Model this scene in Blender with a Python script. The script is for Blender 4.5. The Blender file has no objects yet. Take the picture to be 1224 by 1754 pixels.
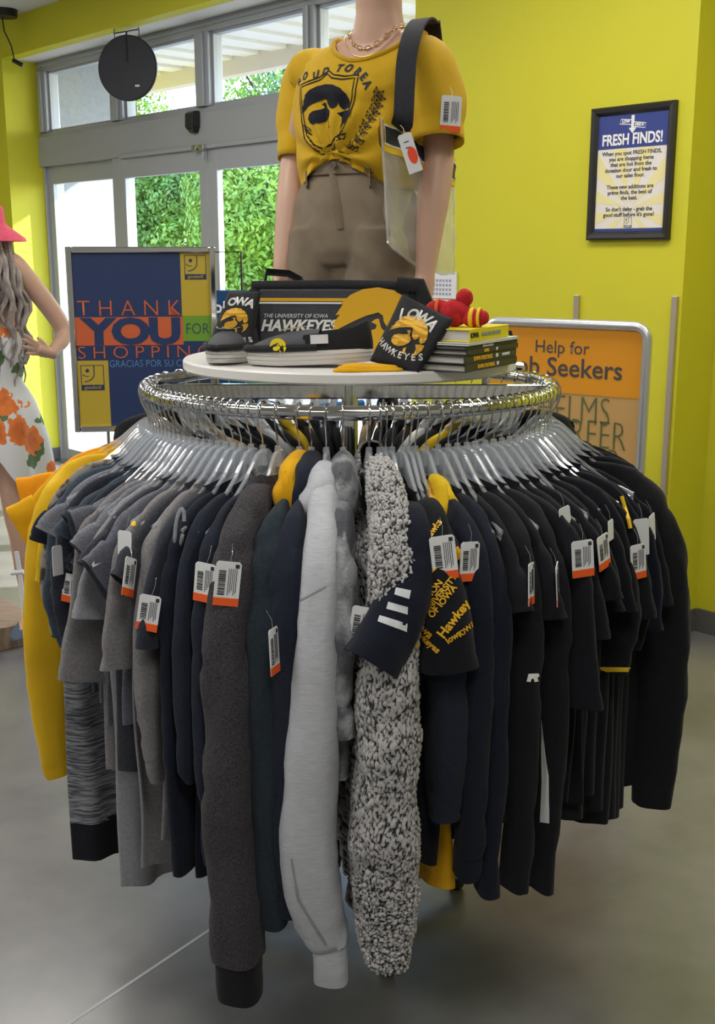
import bpy, bmesh, math, random
import numpy as np
from mathutils import Vector, Matrix, noise as mnoise
from mathutils.bvhtree import BVHTree
from mathutils.geometry import tessellate_polygon

random.seed(7)
rng = np.random.default_rng(7)
R = math.radians
SC = bpy.context.scene
COL = SC.collection

# ------------------------------------------------------------------ camera, sky, sun, lamps, exposure
FOC, HORIZON, CAM_Z = 1930.0, 437.0, 1.62
PITCH = math.atan((877 - HORIZON) / FOC)
cam_d = bpy.data.cameras.new('camera'); cam = bpy.data.objects.new('camera', cam_d); COL.objects.link(cam)
cam.location = (0, 0, CAM_Z); cam.rotation_euler = (math.pi / 2 - PITCH, 0, 0)
cam_d.sensor_fit = 'VERTICAL'; cam_d.angle = 2 * math.atan(877 / FOC); cam_d.clip_end = 300; cam_d.clip_start = 0.05
SC.camera = cam

def ray(px, py):
    r = (px - 612) / FOC; v = (877 - py) / FOC; c, s = math.cos(PITCH), math.sin(PITCH)
    return Vector((r, c + v * s, -s + v * c))
def atY(px, py, Y):
    d = ray(px, py); k = Y / d.y; return Vector((d.x * k, Y, CAM_Z + d.z * k))
def atZ(px, py, Z):
    d = ray(px, py); k = (Z - CAM_Z) / d.z; return Vector((d.x * k, d.y * k, Z))

# the storefront wall runs away to the far end; WU is its direction, WN its outward normal, CA the outside corner beside the poster
TH = R(42.6)
WU = Vector((-math.sin(TH), math.cos(TH), 0)); WN = Vector((math.cos(TH), math.sin(TH), 0))
CA = Vector((1.2946, 4.5711, 0))
def W(s, off, z=0.0):
    return CA + WU * s + WN * off + Vector((0, 0, z))
WROT = math.atan2(-WU.y, -WU.x)            # local +x runs towards decreasing s, local +y outwards

SC.view_settings.view_transform = 'Standard'; SC.view_settings.look = 'None'
SC.view_settings.gamma = 1.0; SC.view_settings.use_curve_mapping = False
SC.view_settings.exposure = 0.0
SC.cycles.use_denoising = True
SC.cycles.max_bounces = 8; SC.cycles.diffuse_bounces = 4; SC.cycles.transparent_max_bounces = 40
SC.cycles.sample_clamp_indirect = 6.0

world = bpy.data.worlds.new('sky'); SC.world = world; world.use_nodes = True
wn = world.node_tree.nodes; wl = world.node_tree.links
sky = wn.new('ShaderNodeTexSky'); sky.sky_type = 'NISHITA'; sky.sun_disc = False
sky.sun_elevation = R(40); sky.sun_rotation = R(60); sky.altitude = 200
wl.new(sky.outputs[0], wn['Background'].inputs[0]); wn['Background'].inputs[1].default_value = 1.5

TO_SUN = (-WU * 0.55 + WN * 1.0 + Vector((0, 0, 0.60))).normalized()
sun_d = bpy.data.lights.new('sun', 'SUN'); sun_d.energy = 16.0; sun_d.angle = R(0.6); sun_d.color = (1.0, 0.95, 0.87)
sun = bpy.data.objects.new('sun', sun_d); COL.objects.link(sun)
sun.rotation_euler = TO_SUN.to_track_quat('Z', 'Y').to_euler(); sun.location = W(3, 8, 9)

CEIL = 3.29
LAMP_SPOTS = [(-1.7, -1.0), (0.1, -1.25), (2.8, -1.6), (5.6, -3.2), (-2.6, -3.6), (0.1, -3.6), (2.8, -3.6), (-2.6, -6.0), (0.1, -6.0), (2.8, -6.0), (5.6, -4.6)]
LAMP_W = 24.0
for s_, o_ in LAMP_SPOTS:
    ld = bpy.data.lights.new('ceiling_panel_light', 'AREA'); ld.shape = 'RECTANGLE'; ld.size = 1.15; ld.size_y = 0.55
    ld.energy = LAMP_W; ld.color = (1.0, 0.97, 0.92)
    lo = bpy.data.objects.new('ceiling_panel_light', ld); COL.objects.link(lo)
    lo.location = W(s_, o_, CEIL - 0.03); lo.rotation_euler = (0, 0, WROT)

# ------------------------------------------------------------------ helpers
def srgb(c):
    if isinstance(c, str):
        c = c.lstrip('#'); c = tuple(int(c[i:i + 2], 16) for i in (0, 2, 4))
    return tuple(((v / 255) / 12.92 if v / 255 <= 0.04045 else ((v / 255 + 0.055) / 1.055) ** 2.4) for v in c)

MATS = {}
def mat(name, col, rough=0.6, metal=0.0, col2=None, vscale=4.0, stretch=(1, 1, 1), detail=4.0, lo=0.35, hi=0.65,
        bump=0.0, bscale=200.0, spec=0.5, sheen=0.0, emit=0.0, coat=0.0, bstretch=(1, 1, 1)):
    if name in MATS: return MATS[name]
    m = bpy.data.materials.new(name); m.use_nodes = True; MATS[name] = m
    nt = m.node_tree; N, L = nt.nodes, nt.links; p = N['Principled BSDF']
    c = srgb(col) + (1,)
    p.inputs['Base Color'].default_value = c; p.inputs['Roughness'].default_value = rough; p.inputs['Metallic'].default_value = metal
    p.inputs['Specular IOR Level'].default_value = spec
    if sheen:
        p.inputs['Sheen Weight'].default_value = sheen; p.inputs['Sheen Roughness'].default_value = 0.5
    if coat: p.inputs['Coat Weight'].default_value = coat
    if emit:
        p.inputs['Emission Color'].default_value = c; p.inputs['Emission Strength'].default_value = emit
    tc = None
    def coord(st):
        nonlocal tc
        if tc is None: tc = N.new('ShaderNodeTexCoord')
        mp = N.new('ShaderNodeMapping'); L.new(tc.outputs['Object'], mp.inputs[0]); mp.inputs['Scale'].default_value = st
        return mp.outputs[0]
    if col2 is not None:
        nz = N.new('ShaderNodeTexNoise'); nz.inputs['Scale'].default_value = vscale; nz.inputs['Detail'].default_value = detail
        L.new(coord(stretch), nz.inputs['Vector'])
        rp = N.new('ShaderNodeValToRGB'); rp.color_ramp.elements[0].position = lo; rp.color_ramp.elements[1].position = hi
        rp.color_ramp.elements[0].color = c; rp.color_ramp.elements[1].color = srgb(col2) + (1,)
        L.new(nz.outputs[0], rp.inputs[0]); L.new(rp.outputs[0], p.inputs['Base Color'])
    if bump:
        nb = N.new('ShaderNodeTexNoise'); nb.inputs['Scale'].default_value = bscale; nb.inputs['Detail'].default_value = 3
        L.new(coord(bstretch), nb.inputs['Vector'])
        b = N.new('ShaderNodeBump'); b.inputs['Strength'].default_value = bump; b.inputs['Distance'].default_value = 0.004
        L.new(nb.outputs[0], b.inputs['Height']); L.new(b.outputs[0], p.inputs['Normal'])
    return m

def glassy(name, tint=(1, 1, 1), clear=0.9, rough=0.03, haze=(0.8, 0.8, 0.82), haze_amt=0.0, f0=0.04):
    """thin clear sheet: lets light straight through, with Fresnel reflection and a little haze"""
    m = bpy.data.materials.new(name); m.use_nodes = True; MATS[name] = m
    N, L = m.node_tree.nodes, m.node_tree.links; N.remove(N['Principled BSDF']); out = N['Material Output']
    tr = N.new('ShaderNodeBsdfTransparent'); tr.inputs[0].default_value = tuple(t * clear for t in tint) + (1,)
    gl = N.new('ShaderNodeBsdfGlossy'); gl.inputs['Roughness'].default_value = rough; gl.inputs[0].default_value = (1, 1, 1, 1)
    lw = N.new('ShaderNodeLayerWeight'); lw.inputs['Blend'].default_value = 0.5
    pw = N.new('ShaderNodeMath'); pw.operation = 'POWER'; pw.inputs[1].default_value = 5.0; L.new(lw.outputs['Facing'], pw.inputs[0])
    fr = N.new('ShaderNodeMath'); fr.operation = 'MULTIPLY_ADD'; fr.inputs[1].default_value = 1 - f0; fr.inputs[2].default_value = f0; L.new(pw.outputs[0], fr.inputs[0])
    mx = N.new('ShaderNodeMixShader'); L.new(fr.outputs[0], mx.inputs[0]); L.new(tr.outputs[0], mx.inputs[1]); L.new(gl.outputs[0], mx.inputs[2])
    last = mx
    if haze_amt:
        df = N.new('ShaderNodeBsdfDiffuse'); df.inputs[0].default_value = tuple(haze) + (1,)
        m2 = N.new('ShaderNodeMixShader'); m2.inputs[0].default_value = haze_amt
        L.new(mx.outputs[0], m2.inputs[1]); L.new(df.outputs[0], m2.inputs[2]); last = m2
    L.new(last.outputs[0], out.inputs[0])
    return m

def tag(o, label=None, cat=None, group=None, kind=None):
    if label: o['label'] = label
    if cat: o['category'] = cat
    if group: o['group'] = group
    if kind: o['kind'] = kind
    return o
def empty(name, loc=(0, 0, 0), rz=0.0, label=None, cat=None, group=None):
    o = bpy.data.objects.new(name, None); COL.objects.link(o); o.empty_display_size = 0.05
    o.location = loc; o.rotation_euler = (0, 0, rz)
    return tag(o, label, cat, group)
def link(name, me, m, parent=None, loc=None, rot=None):
    o = bpy.data.objects.new(name, me); COL.objects.link(o)
    if m is not None:
        for mm in (m if isinstance(m, (list, tuple)) else [m]): me.materials.append(mm)
    if parent is not None: o.parent = parent
    if loc is not None: o.location = loc
    if rot is not None: o.rotation_euler = rot
    return o

class MB:
    """collects shapes into one mesh"""
    def __init__(s): s.v = []; s.f = []; s.mi = []; s.cur = 0
    def add(s, V, F):
        b = len(s.v); s.v += [tuple(map(float, p)) for p in V]; s.f += [tuple(b + i for i in f) for f in F]; s.mi += [s.cur] * len(F); return s
    def box(s, c, d, M=None):
        x, y, z = d[0] / 2, d[1] / 2, d[2] / 2
        V = [Vector((sx * x, sy * y, sz * z)) for sx in (-1, 1) for sy in (-1, 1) for sz in (-1, 1)]
        if M is not None: V = [M @ p for p in V]
        V = [p + Vector(c) for p in V]
        return s.add(V, [(0, 1, 3, 2), (4, 6, 7, 5), (0, 4, 5, 1), (2, 3, 7, 6), (0, 2, 6, 4), (1, 5, 7, 3)])
    def span(s, a, b):
        a, b = Vector(a), Vector(b); return s.box((a + b) / 2, [abs(v) for v in (b - a)])
    def rings(s, G, closed=True, cap0=False, cap1=False):
        G = np.asarray(G, float); n, m = G.shape[:2]; V = G.reshape(-1, 3); F = []
        mm = m if closed else m - 1
        for i in range(n - 1):
            for j in range(mm):
                k = (j + 1) % m; F.append((i * m + j, i * m + k, (i + 1) * m + k, (i + 1) * m + j))
        if cap0: F.append(tuple(range(m - 1, -1, -1)))
        if cap1: F.append(tuple((n - 1) * m + j for j in range(m)))
        return s.add(V, F)
    def tube(s, pts, r, seg=8, closed=False, caps=True, flat=1.0, up=None):
        P = [Vector(p) for p in pts]; n = len(P); rs = r if isinstance(r, (list, tuple)) else [r] * n
        rows = []; prev = None
        for i in range(n):
            a = P[(i - 1) % n] if (closed or i > 0) else P[i]; b = P[(i + 1) % n] if (closed or i < n - 1) else P[i]
            t = (b - a).normalized()
            if prev is None:
                ref = Vector(up) if up is not None else (Vector((0, 0, 1)) if abs(t.z) < 0.9 else Vector((1, 0, 0)))
            else: ref = prev
            nn = (ref - t * ref.dot(t)).normalized(); prev = nn; bb = t.cross(nn)
            rows.append([P[i] + (nn * math.cos(q) + bb * math.sin(q) * flat) * rs[i] for q in (2 * math.pi * k / seg for k in range(seg))])
        if closed: rows.append(rows[0])
        return s.rings([[tuple(p) for p in row] for row in rows], True, caps and not closed, caps and not closed)
    def cyl(s, a, b, r, r2=None, seg=20): return s.tube([a, b], [r, r2 if r2 is not None else r], seg)
    def lathe(s, prof, seg=40, c=(0, 0, 0)):
        G = [[(c[0] + r * math.cos(2 * math.pi * k / seg), c[1] + r * math.sin(2 * math.pi * k / seg), c[2] + z) for k in range(seg)] for r, z in prof]
        return s.rings(G, True, prof[0][0] > 1e-5, prof[-1][0] > 1e-5)
    def poly(s, pts, M=None, thick=0.0006):
        """flat polygon in local x,z, facing -y, a hair thick"""
        t = tessellate_polygon([[Vector((p[0], p[1], 0)) for p in pts]])
        n = len(pts); V = [Vector((p[0], 0, p[1])) for p in pts] + [Vector((p[0], thick, p[1])) for p in pts]
        if M is not None: V = [M @ p for p in V]
        F = [tuple(x) for x in t] + [tuple(n + i for i in x[::-1]) for x in t] + [(i, (i + 1) % n, n + (i + 1) % n, n + i) for i in range(n)]
        return s.add(V, F)
    def strip(s, pts, w, M=None, closed=False):
        P = [Vector((p[0], p[1])) for p in pts]; n = len(P); a = []; b = []
        for i in range(n):
            q0 = P[(i - 1) % n] if (closed or i) else P[i]; q1 = P[(i + 1) % n] if (closed or i < n - 1) else P[i]
            t = (q1 - q0).normalized(); nr = Vector((-t.y, t.x)) * w / 2; a.append(P[i] + nr); b.append(P[i] - nr)
        for i in range(n if closed else n - 1):
            j = (i + 1) % n; s.poly([a[i], a[j], b[j], b[i]], M)
        return s
    def build_world(s, name, m, parent, **k):
        o = s.build(name, m, parent, **k); o.data.transform(parent.matrix_basis.inverted()); return o
    def build(s, name, m, parent=None, smooth=True, bevel=0.0, sharp=35, loc=None, rot=None, fix=True):
        me = bpy.data.meshes.new(name); me.from_pydata(s.v, [], s.f); me.update()
        if fix:
            bm = bmesh.new(); bm.from_mesh(me); bmesh.ops.recalc_face_normals(bm, faces=bm.faces); bm.to_mesh(me); bm.free()
        if any(s.mi): me.polygons.foreach_set('material_index', s.mi)
        if smooth: me.shade_smooth(); me.set_sharp_from_angle(angle=R(sharp))
        o = link(name, me, m, parent, loc, rot)
        if bevel:
            b = o.modifiers.new('edge', 'BEVEL'); b.width = bevel; b.segments = 2; b.limit_method = 'ANGLE'
        return o

def text(name, body, size, m, parent=None, loc=(0, 0, 0), rot=(math.pi / 2, 0, 0), align='CENTER', offset=0.0, shear=0.0, sx=1.0, extrude=0.0004, spacing=1.0, line=1.0, sy=1.0):
    """lettering standing up facing -y"""
    me = text_mesh(body, size, align, offset, shear, sx, extrude, spacing, line, sy)
    return link(name, me, m, parent, loc, rot)
def text_mesh(body, size, align='CENTER', offset=0.0, shear=0.0, sx=1.0, extrude=0.0004, spacing=1.0, line=1.0, sy=1.0, res=3):
    cu = bpy.data.curves.new('lettering', 'FONT'); cu.body = body; cu.size = size; cu.align_x = align; cu.align_y = 'CENTER'
    cu.offset = offset; cu.shear = shear; cu.extrude = extrude; cu.space_character = spacing; cu.space_line = line; cu.resolution_u = res
    t = bpy.data.objects.new('lettering', cu); me = bpy.data.meshes.new_from_object(t)
    bpy.data.objects.remove(t); bpy.data.curves.remove(cu)
    if sx != 1.0 or sy != 1.0: me.transform(Matrix.Diagonal((sx, sy, 1, 1)))
    return me

def structure(name, mb, m, bevel=0.0, parent=None, smooth=False, wall=True):
    o = mb.build(name, m, parent, smooth=smooth, bevel=bevel)
    if parent is None: o['kind'] = 'structure'
    return o
def wall_box(mb, s0, s1, o0, o1, z0, z1):
    P = [W(s, o, z) for s in (s0, s1) for o in (o0, o1) for z in (z0, z1)]
    return mb.add(P, [(0, 1, 3, 2), (4, 6, 7, 5), (0, 4, 5, 1), (2, 3, 7, 6), (0, 2, 6, 4), (1, 5, 7, 3)])

# ------------------------------------------------------------------ shared materials
YELLOW = mat('yellow_green_paint', (204, 198, 38), 0.62, col2=(200, 196, 42), vscale=2.0, bump=0.05, bscale=300)
WHITE_PAINT = mat('white_paint', (214, 214, 212), 0.7)
CEILM = mat('ceiling_tile', (196, 196, 194), 0.9, bump=0.15, bscale=120)
VINYL = mat('grey_cove_base', (92, 92, 92), 0.5)
ALU = mat('satin_aluminium', (168, 172, 182), 0.45, metal=0.35)
CHROME = mat('chrome', (225, 225, 228), 0.07, metal=1.0)
STEEL = mat('brushed_steel', (190, 190, 190), 0.28, metal=1.0)
BLACKP = mat('black_plastic', (22, 23, 26), 0.45)
SKIN = mat('mannequin_skin', (196, 158, 138), 0.42, spec=0.4)
WHITE = mat('white_print', (236, 236, 234), 0.6)
BLACK = mat('black_print', (20, 21, 26), 0.6)
GOLD = mat('gold_print', (232, 178, 30), 0.6)
GLASS = glassy('window_glass', (0.97, 0.99, 1.0), 0.94, 0.0, f0=0.025)
NAVY = mat('sign_navy', (34, 52, 94), 0.45)
SIGNY = mat('sign_yellow', (182, 158, 48), 0.5)
SIGNO = mat('sign_orange', (196, 92, 52), 0.5)
CARD = mat('white_card', (222, 223, 226), 0.55)
ORANGE_T = mat('orange_tag_strip', (236, 92, 24), 0.55)

# ------------------------------------------------------------------ the room
def floor_material():
    m = bpy.data.materials.new('polished_concrete'); m.use_nodes = True; N, L = m.node_tree.nodes, m.node_tree.links; p = N['Principled BSDF']
    tc = N.new('ShaderNodeTexCoord')
    n1 = N.new('ShaderNodeTexNoise'); n1.inputs['Scale'].default_value = 1.3; n1.inputs['Detail'].default_value = 6; n1.inputs['Roughness'].default_value = 0.6
    n2 = N.new('ShaderNodeTexNoise'); n2.inputs['Scale'].default_value = 9; n2.inputs['Detail'].default_value = 8
    L.new(tc.outputs['Object'], n1.inputs['Vector']); L.new(tc.outputs['Object'], n2.inputs['Vector'])
    ad = N.new('ShaderNodeMath'); ad.operation = 'MULTIPLY_ADD'; ad.inputs[1].default_value = 0.35; L.new(n2.outputs[0], ad.inputs[0]); L.new(n1.outputs[0], ad.inputs[2])
    rp = N.new('ShaderNodeValToRGB'); e = rp.color_ramp.elements
    e[0].position = 0.45; e[0].color = srgb((98, 98, 101)) + (1,); e[1].position = 0.9; e[1].color = srgb((132, 131, 131)) + (1,)
    L.new(ad.outputs[0], rp.inputs[0]); L.new(rp.outputs[0], p.inputs['Base Color'])
    vo = N.new('ShaderNodeTexNoise'); vo.inputs['Scale'].default_value = 3; L.new(tc.outputs['Object'], vo.inputs['Vector'])
    mr = N.new('ShaderNodeMapRange'); mr.inputs['To Min'].default_value = 0.27; mr.inputs['To Max'].default_value = 0.33; L.new(vo.outputs[0], mr.inputs[0]); L.new(mr.outputs[0], p.inputs['Roughness'])
    p.inputs['Specular IOR Level'].default_value = 0.8; p.inputs['Coat Weight'].default_value = 0.5; p.inputs['Coat Roughness'].default_value = 0.22
    return m
FLOORM = floor_material()
structure('floor', wall_box(MB(), -5.2, 9.2, -9.2, 0.42, -0.12, 0.0), FLOORM)
j0, j1 = atZ(118, 1754, 0), atZ(345, 1602, 0); jd = (j1 - j0).normalized(); jn = Vector((-jd.y, jd.x, 0)) * 0.004
q0, q1 = j0 - jd * 2.0, j1 + jd * 1.6
structure('trim_1', MB().add([q0 - jn + Vector((0, 0, .0006)), q0 + jn + Vector((0, 0, .0006)), q1 + jn + Vector((0, 0, .0006)), q1 - jn + Vector((0, 0, .0006))], [(0, 1, 2, 3)]), mat('joint_filler', (176, 178, 184), 0.6))
structure('ceiling', wall_box(MB(), -5.2, 9.2, -9.2, 0.42, CEIL, CEIL + 0.15), CEILM)
S_R, S_L, OFFW = 1.51, 5.78, 0.28
structure('wall_poster', wall_box(MB(), 0, S_R, 0, 0.42, 0, CEIL), YELLOW)
structure('wall_right', wall_box(MB(), -5.0, 0, 0.27, 0.42, 0, CEIL), YELLOW)
structure('wall_left', wall_box(MB(), S_L, 9.0, 0, 0.42, 0, CEIL), YELLOW)
BULK = 3.03
structure('wall_bulkhead', wall_box(MB(), S_R, S_L, 0, 0.10, BULK, CEIL), YELLOW)
structure('ceiling_soffit', wall_box(MB(), S_R, S_L, 0.10, 0.42, BULK, CEIL), WHITE_PAINT)
PALE = mat('far_wall_paint', (190, 190, 186), 0.7)
structure('wall_far_left', wall_box(MB(), 9.0, 9.2, -9.2, 0.42, 0, CEIL), YELLOW)
structure('wall_far_right', wall_box(MB(), -5.2, -5.0, -9.2, 0.42, 0, CEIL), PALE)
structure('wall_behind', wall_box(MB(), -5.0, 9.0, -9.2, -9.0, 0, CEIL), PALE)
def base(name, s0, s1, o0, o1):
    mb = wall_box(MB(), s0, s1, o0, o1, 0, 0.105)
    structure(name, mb, VINYL, bevel=0.003)
base('baseboard_right', -5.0, -0.006, 0.262, 0.27)
base('baseboard_return', -0.006, 0.0, -0.006, 0.262)
base('baseboard_poster', 0.0, S_R, -0.006, 0.0)
base('baseboard_left', S_L, 9.0, -0.006, 0.0)
base('baseboard_reveal', S_L - 0.006, S_L, -0.006, 0.28)

# ceiling panel fixtures
DIFF = mat('lamp_diffuser', (255, 252, 244), 0.5, emit=3.0)
for i, (s_, o_) in enumerate(LAMP_SPOTS):
    e = empty('ceiling_light', W(s_, o_, CEIL), WROT, 'white flat ceiling light panel in the ceiling above the shop floor', 'ceiling light', 'ceiling light panels')
    f = MB()
    for a, b in (((-.62, -.32), (.62, -.29)), ((-.62, .29), (.62, .32)), ((-.62, -.29), (-.59, .29)), ((.59, -.29), (.62, .29))):
        f.span((a[0], a[1], -0.02), (b[0], b[1], 0.0))
    f.build('frame', WHITE_PAINT, e, smooth=False)
    MB().span((-.59, -.29, -0.012), (.59, .29, -0.004)).build('diffuser', DIFF, e, smooth=False)

# storefront frames: jambs, mullions, header, transom panes, sliding doors
ZH0, ZH1, ZT0, ZT1, ZD = 2.28, 2.49, 2.525, 2.96, 2.15
fr = MB()
wall_box(fr, S_R, S_L, OFFW, OFFW + .1, ZT1, BULK)                         # head
wall_box(fr, S_R, S_L, OFFW - .012, OFFW + .06, ZT1 + .03, ZT1 + .05)
wall_box(fr, S_R, S_L, OFFW, OFFW + .1, ZH1, ZT0)                         # transom sill
for a, b in ((5.66, S_L), (4.585, 4.745), (3.565, 3.71), (2.56, 2.66), (S_R, 1.62)):
    wall_box(fr, a, b, OFFW - 0.01, OFFW + .1, ZT0, ZT1)
    wall_box(fr, a + .035, b - .035, OFFW - 0.03, OFFW + .1, ZT0, ZT1)
wall_box(fr, 5.762, S_L - .001, OFFW, .44, 0, ZT1)
structure('trim_2', fr, ALU, bevel=0.004)
panes = [(4.745, 5.66), (3.71, 4.585), (2.66, 3.565), (1.62, 2.56)]
for i, (a, b) in enumerate(panes):
    w_ = MB(); wall_box(w_, a, b, OFFW + .045, OFFW + .051, ZT0, ZT1)
    o = structure('window_%d' % (i + 1), w_, GLASS)
    b_ = MB()
    for x0, x1, z0, z1 in ((a, a + .02, ZT0, ZT1), (b - .02, b, ZT0, ZT1), (a, b, ZT0, ZT0 + .018), (a, b, ZT1 - .018, ZT1)):
        wall_box(b_, x0, x1, OFFW + .02, OFFW + .075, z0, z1)
    b_.build('window_frame', ALU, o, smooth=False)
hd = MB(); wall_box(hd, S_R, S_L, OFFW - .03, OFFW + .1, ZH0, ZH1); wall_box(hd, S_R, 4.6, OFFW - .045, OFFW - .03, ZH0 - .012, ZH0 + .012)
structure('trim_3', hd, mat('header_paint', (158, 160, 166), 0.5, metal=0.2), bevel=0.004)
def glazed_leaf(name, s0, s1, st0, st1, z0, ztop, off, rail=0.1):
    g = MB(); wall_box(g, s0 + st0, s1 - st1, off + .02, off + .026, z0 + rail, ztop)
    o = structure(name, g, GLASS)
    f = MB()
    wall_box(f, s0, s0 + st0, off, off + .045, z0, ZH0); wall_box(f, s1 - st1, s1, off, off + .045, z0, ZH0)
    wall_box(f, s0, s1, off + .001, off + .044, z0, z0 + rail); wall_box(f, s0, s1, off + .001, off + .044, ztop, ZH0)
    f.build('door_frame' if 'door' in name else 'window_frame', ALU, o, smooth=False, bevel=0.003)
    return o
glazed_leaf('window_5', 4.72, S_L, 0.055, 0.09, 0.0, ZD, OFFW + .03, 0.10)
glazed_leaf('door_1', 3.59, 4.64, 0.09, 0.07, 0.01, ZD - .01, OFFW - .02, 0.2)
glazed_leaf('door_2', 2.54, 3.59, 0.07, 0.10, 0.01, ZD - .01, OFFW - .02, 0.2)
glazed_leaf('window_6', S_R, 2.48, 0.06, 0.06, 0.0, ZD, OFFW + .03, 0.10)
jb = MB(); wall_box(jb, 4.62, 4.745, OFFW - .015, OFFW + .09, 0, ZH0); structure('trim_4', jb, ALU, bevel=0.004)
jb = MB(); wall_box(jb, 2.45, 2.555, OFFW - .015, OFFW + .09, 0, ZH0); structure('trim_5', jb, ALU, bevel=0.004)
th_ = MB(); wall_box(th_, S_R, S_L, OFFW - .05, OFFW + .14, 0.0, 0.012); structure('trim_6', th_, STEEL, bevel=0.003)

# things on the storefront
e = empty('door_sensor', W(3.69, OFFW - .03, 2.455), WROT, 'small dark door sensor box on the grey header between transom windows', 'sensor')
MB().rings([[(x * w, y * d, z) for x, y in ((-1, 0), (-.75, -1), (.75, -1), (1, 0))] for z, w, d in ((-.085, .03, .03), (-.05, .052, .055), (0.03, .055, .05), (.045, .05, .03))], True, True, True).build('sensor_body', BLACKP, e, smooth=False, bevel=.003)
MB().box((0, -.035, -.055), (.05, .03, .022)).build('sensor_lens', mat('sensor_lens', (10, 10, 14), .1), e, smooth=False, bevel=.004)
e = empty('door_bracket', W(3.625, OFFW - .045, 2.275), WROT, 'pale metal latch bracket at the top where the sliding doors meet', 'bracket')
MB().box((-.04, -.012, 0), (.05, .03, .035)).box((.04, -.012, 0), (.05, .03, .035)).box((0, -.006, .004), (.12, .014, .012)).build('bracket_body', STEEL, e, smooth=False, bevel=.004)
MB().box((.05, -.012, -.05), (.018, .02, .05)).build('latch', ALU, e, smooth=False, bevel=.003)

# ------------------------------------------------------------------ outside
PAVE = mat('pale_pavement', (150, 148, 144), 0.85, col2=(138, 136, 132), vscale=3)
ASPH = mat('asphalt', (120, 120, 122), 0.9, col2=(105, 105, 108), vscale=8)
GRASS = mat('lawn', (128, 150, 62), 0.95, col2=(156, 168, 80), vscale=6)
STUCCO = mat('pale_stucco', (150, 154, 162), 0.9, col2=(140, 146, 154), vscale=30, bump=0.3, bscale=80)
structure('pavement', wall_box(MB(), -14, 16, 0.42, 4.2, -0.12, -0.01), PAVE)
structure('road', wall_box(MB(), -30, 40, 4.2, 10.5, -0.2, -0.08), ASPH)
structure('lawn', wall_box(MB(), -60, 70, 10.5, 60, -0.3, -0.04), GRASS)
cs = MB(); CO1 = 2.0
wall_box(cs, -3, 9, 0.42, CO1, 3.25, 3.4)
for k in range(34):
    wall_box(cs, -3 + k * .36, -3 + k * .36 + .2, 0.42, CO1, 3.225, 3.25)
structure('ceiling_canopy', cs, mat('white_soffit_metal', (224, 222, 218), 0.5))
cf = MB(); wall_box(cf, -3, 9, CO1, CO1 + .12, 3.10, 3.6); structure('trim_7', cf, mat('canopy_fascia', (206, 198, 190), 0.6))
sw = MB(); wall_box(sw, 5.92, 6.3, 0.42, 1.0, -0.05, 3.25); structure('wall_outside', sw, STUCCO)
sp = MB(); wall_box(sp, 5.785, 5.92, 0.425, 0.60, -0.05, 3.25); structure('wall_pier', sp, STUCCO)

def leaf_mesh(n, size, rx, ry, rz, blobs, seed):
    g = np.random.default_rng(seed)
    C = g.normal(size=(blobs, 3)); C /= np.linalg.norm(C, axis=1)[:, None]; C *= g.uniform(.25, .8, (blobs, 1)) * np.array([rx, ry, rz])
    b = g.integers(0, blobs, n); d = g.normal(size=(n, 3)); d /= np.linalg.norm(d, axis=1)[:, None]
    rad = g.uniform(.65, 1.05, (n, 1)) * np.array([rx, ry, rz]) * .42
    P = C[b] + d * rad
    a = g.normal(size=(n, 3)); a /= np.linalg.norm(a, axis=1)[:, None]; a = a * .8 + d * .3
    t = np.cross(d, a); t /= np.linalg.norm(t, axis=1)[:, None] + 1e-9; q = np.cross(t, d) * .7 + d * g.uniform(-.5, .5, (n, 1))
    sz = size * g.uniform(.6, 1.3, (n, 1))
    V = np.stack([P - t * sz, P + q * sz * .6, P + t * sz, P - q * sz * .6], 1).reshape(-1, 3)
    F = np.arange(n * 4).reshape(-1, 4)
    me = bpy.data.meshes.new('crown'); me.from_pydata(V.tolist(), [], F.tolist()); me.update(); return me
BARK = mat('bark', (92, 78, 64), 0.9, col2=(70, 58, 48), vscale=12)
LEAF = [mat('leaf_bright', (150, 184, 66), 0.55, col2=(112, 150, 52), vscale=1.5), mat('leaf_mid', (96, 138, 62), 0.55, col2=(124, 162, 74), vscale=1.5), mat('leaf_blue', (84, 126, 92), 0.55, col2=(104, 148, 100), vscale=1.5)]
def tree(s, off, h, rx, rz, li, label, seed, n=5200, size=.16):
    base_ = W(s, off, -0.05); e = empty('tree', base_, 0, label, 'tree', 'trees across the road')
    link('crown', leaf_mesh(n, size, rx, rx, rz, 26, seed), LEAF[li], e, (0, 0, h - rz))
    t = MB(); t.tube([(0, 0, 0), (.05, .03, h * .3), (0, .06, h * .6), (.08, 0, h * .85)], [.22, .17, .12, .05], 10)
    for a in range(5):
        q = a * 1.3; t.tube([(0.02, .03, h * .4), (math.cos(q) * rx * .4, math.sin(q) * rx * .4, h * .62), (math.cos(q) * rx * .7, math.sin(q) * rx * .7, h * .72)], [.09, .06, .02], 7)
    t.build('trunk', BARK, e)
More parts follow.
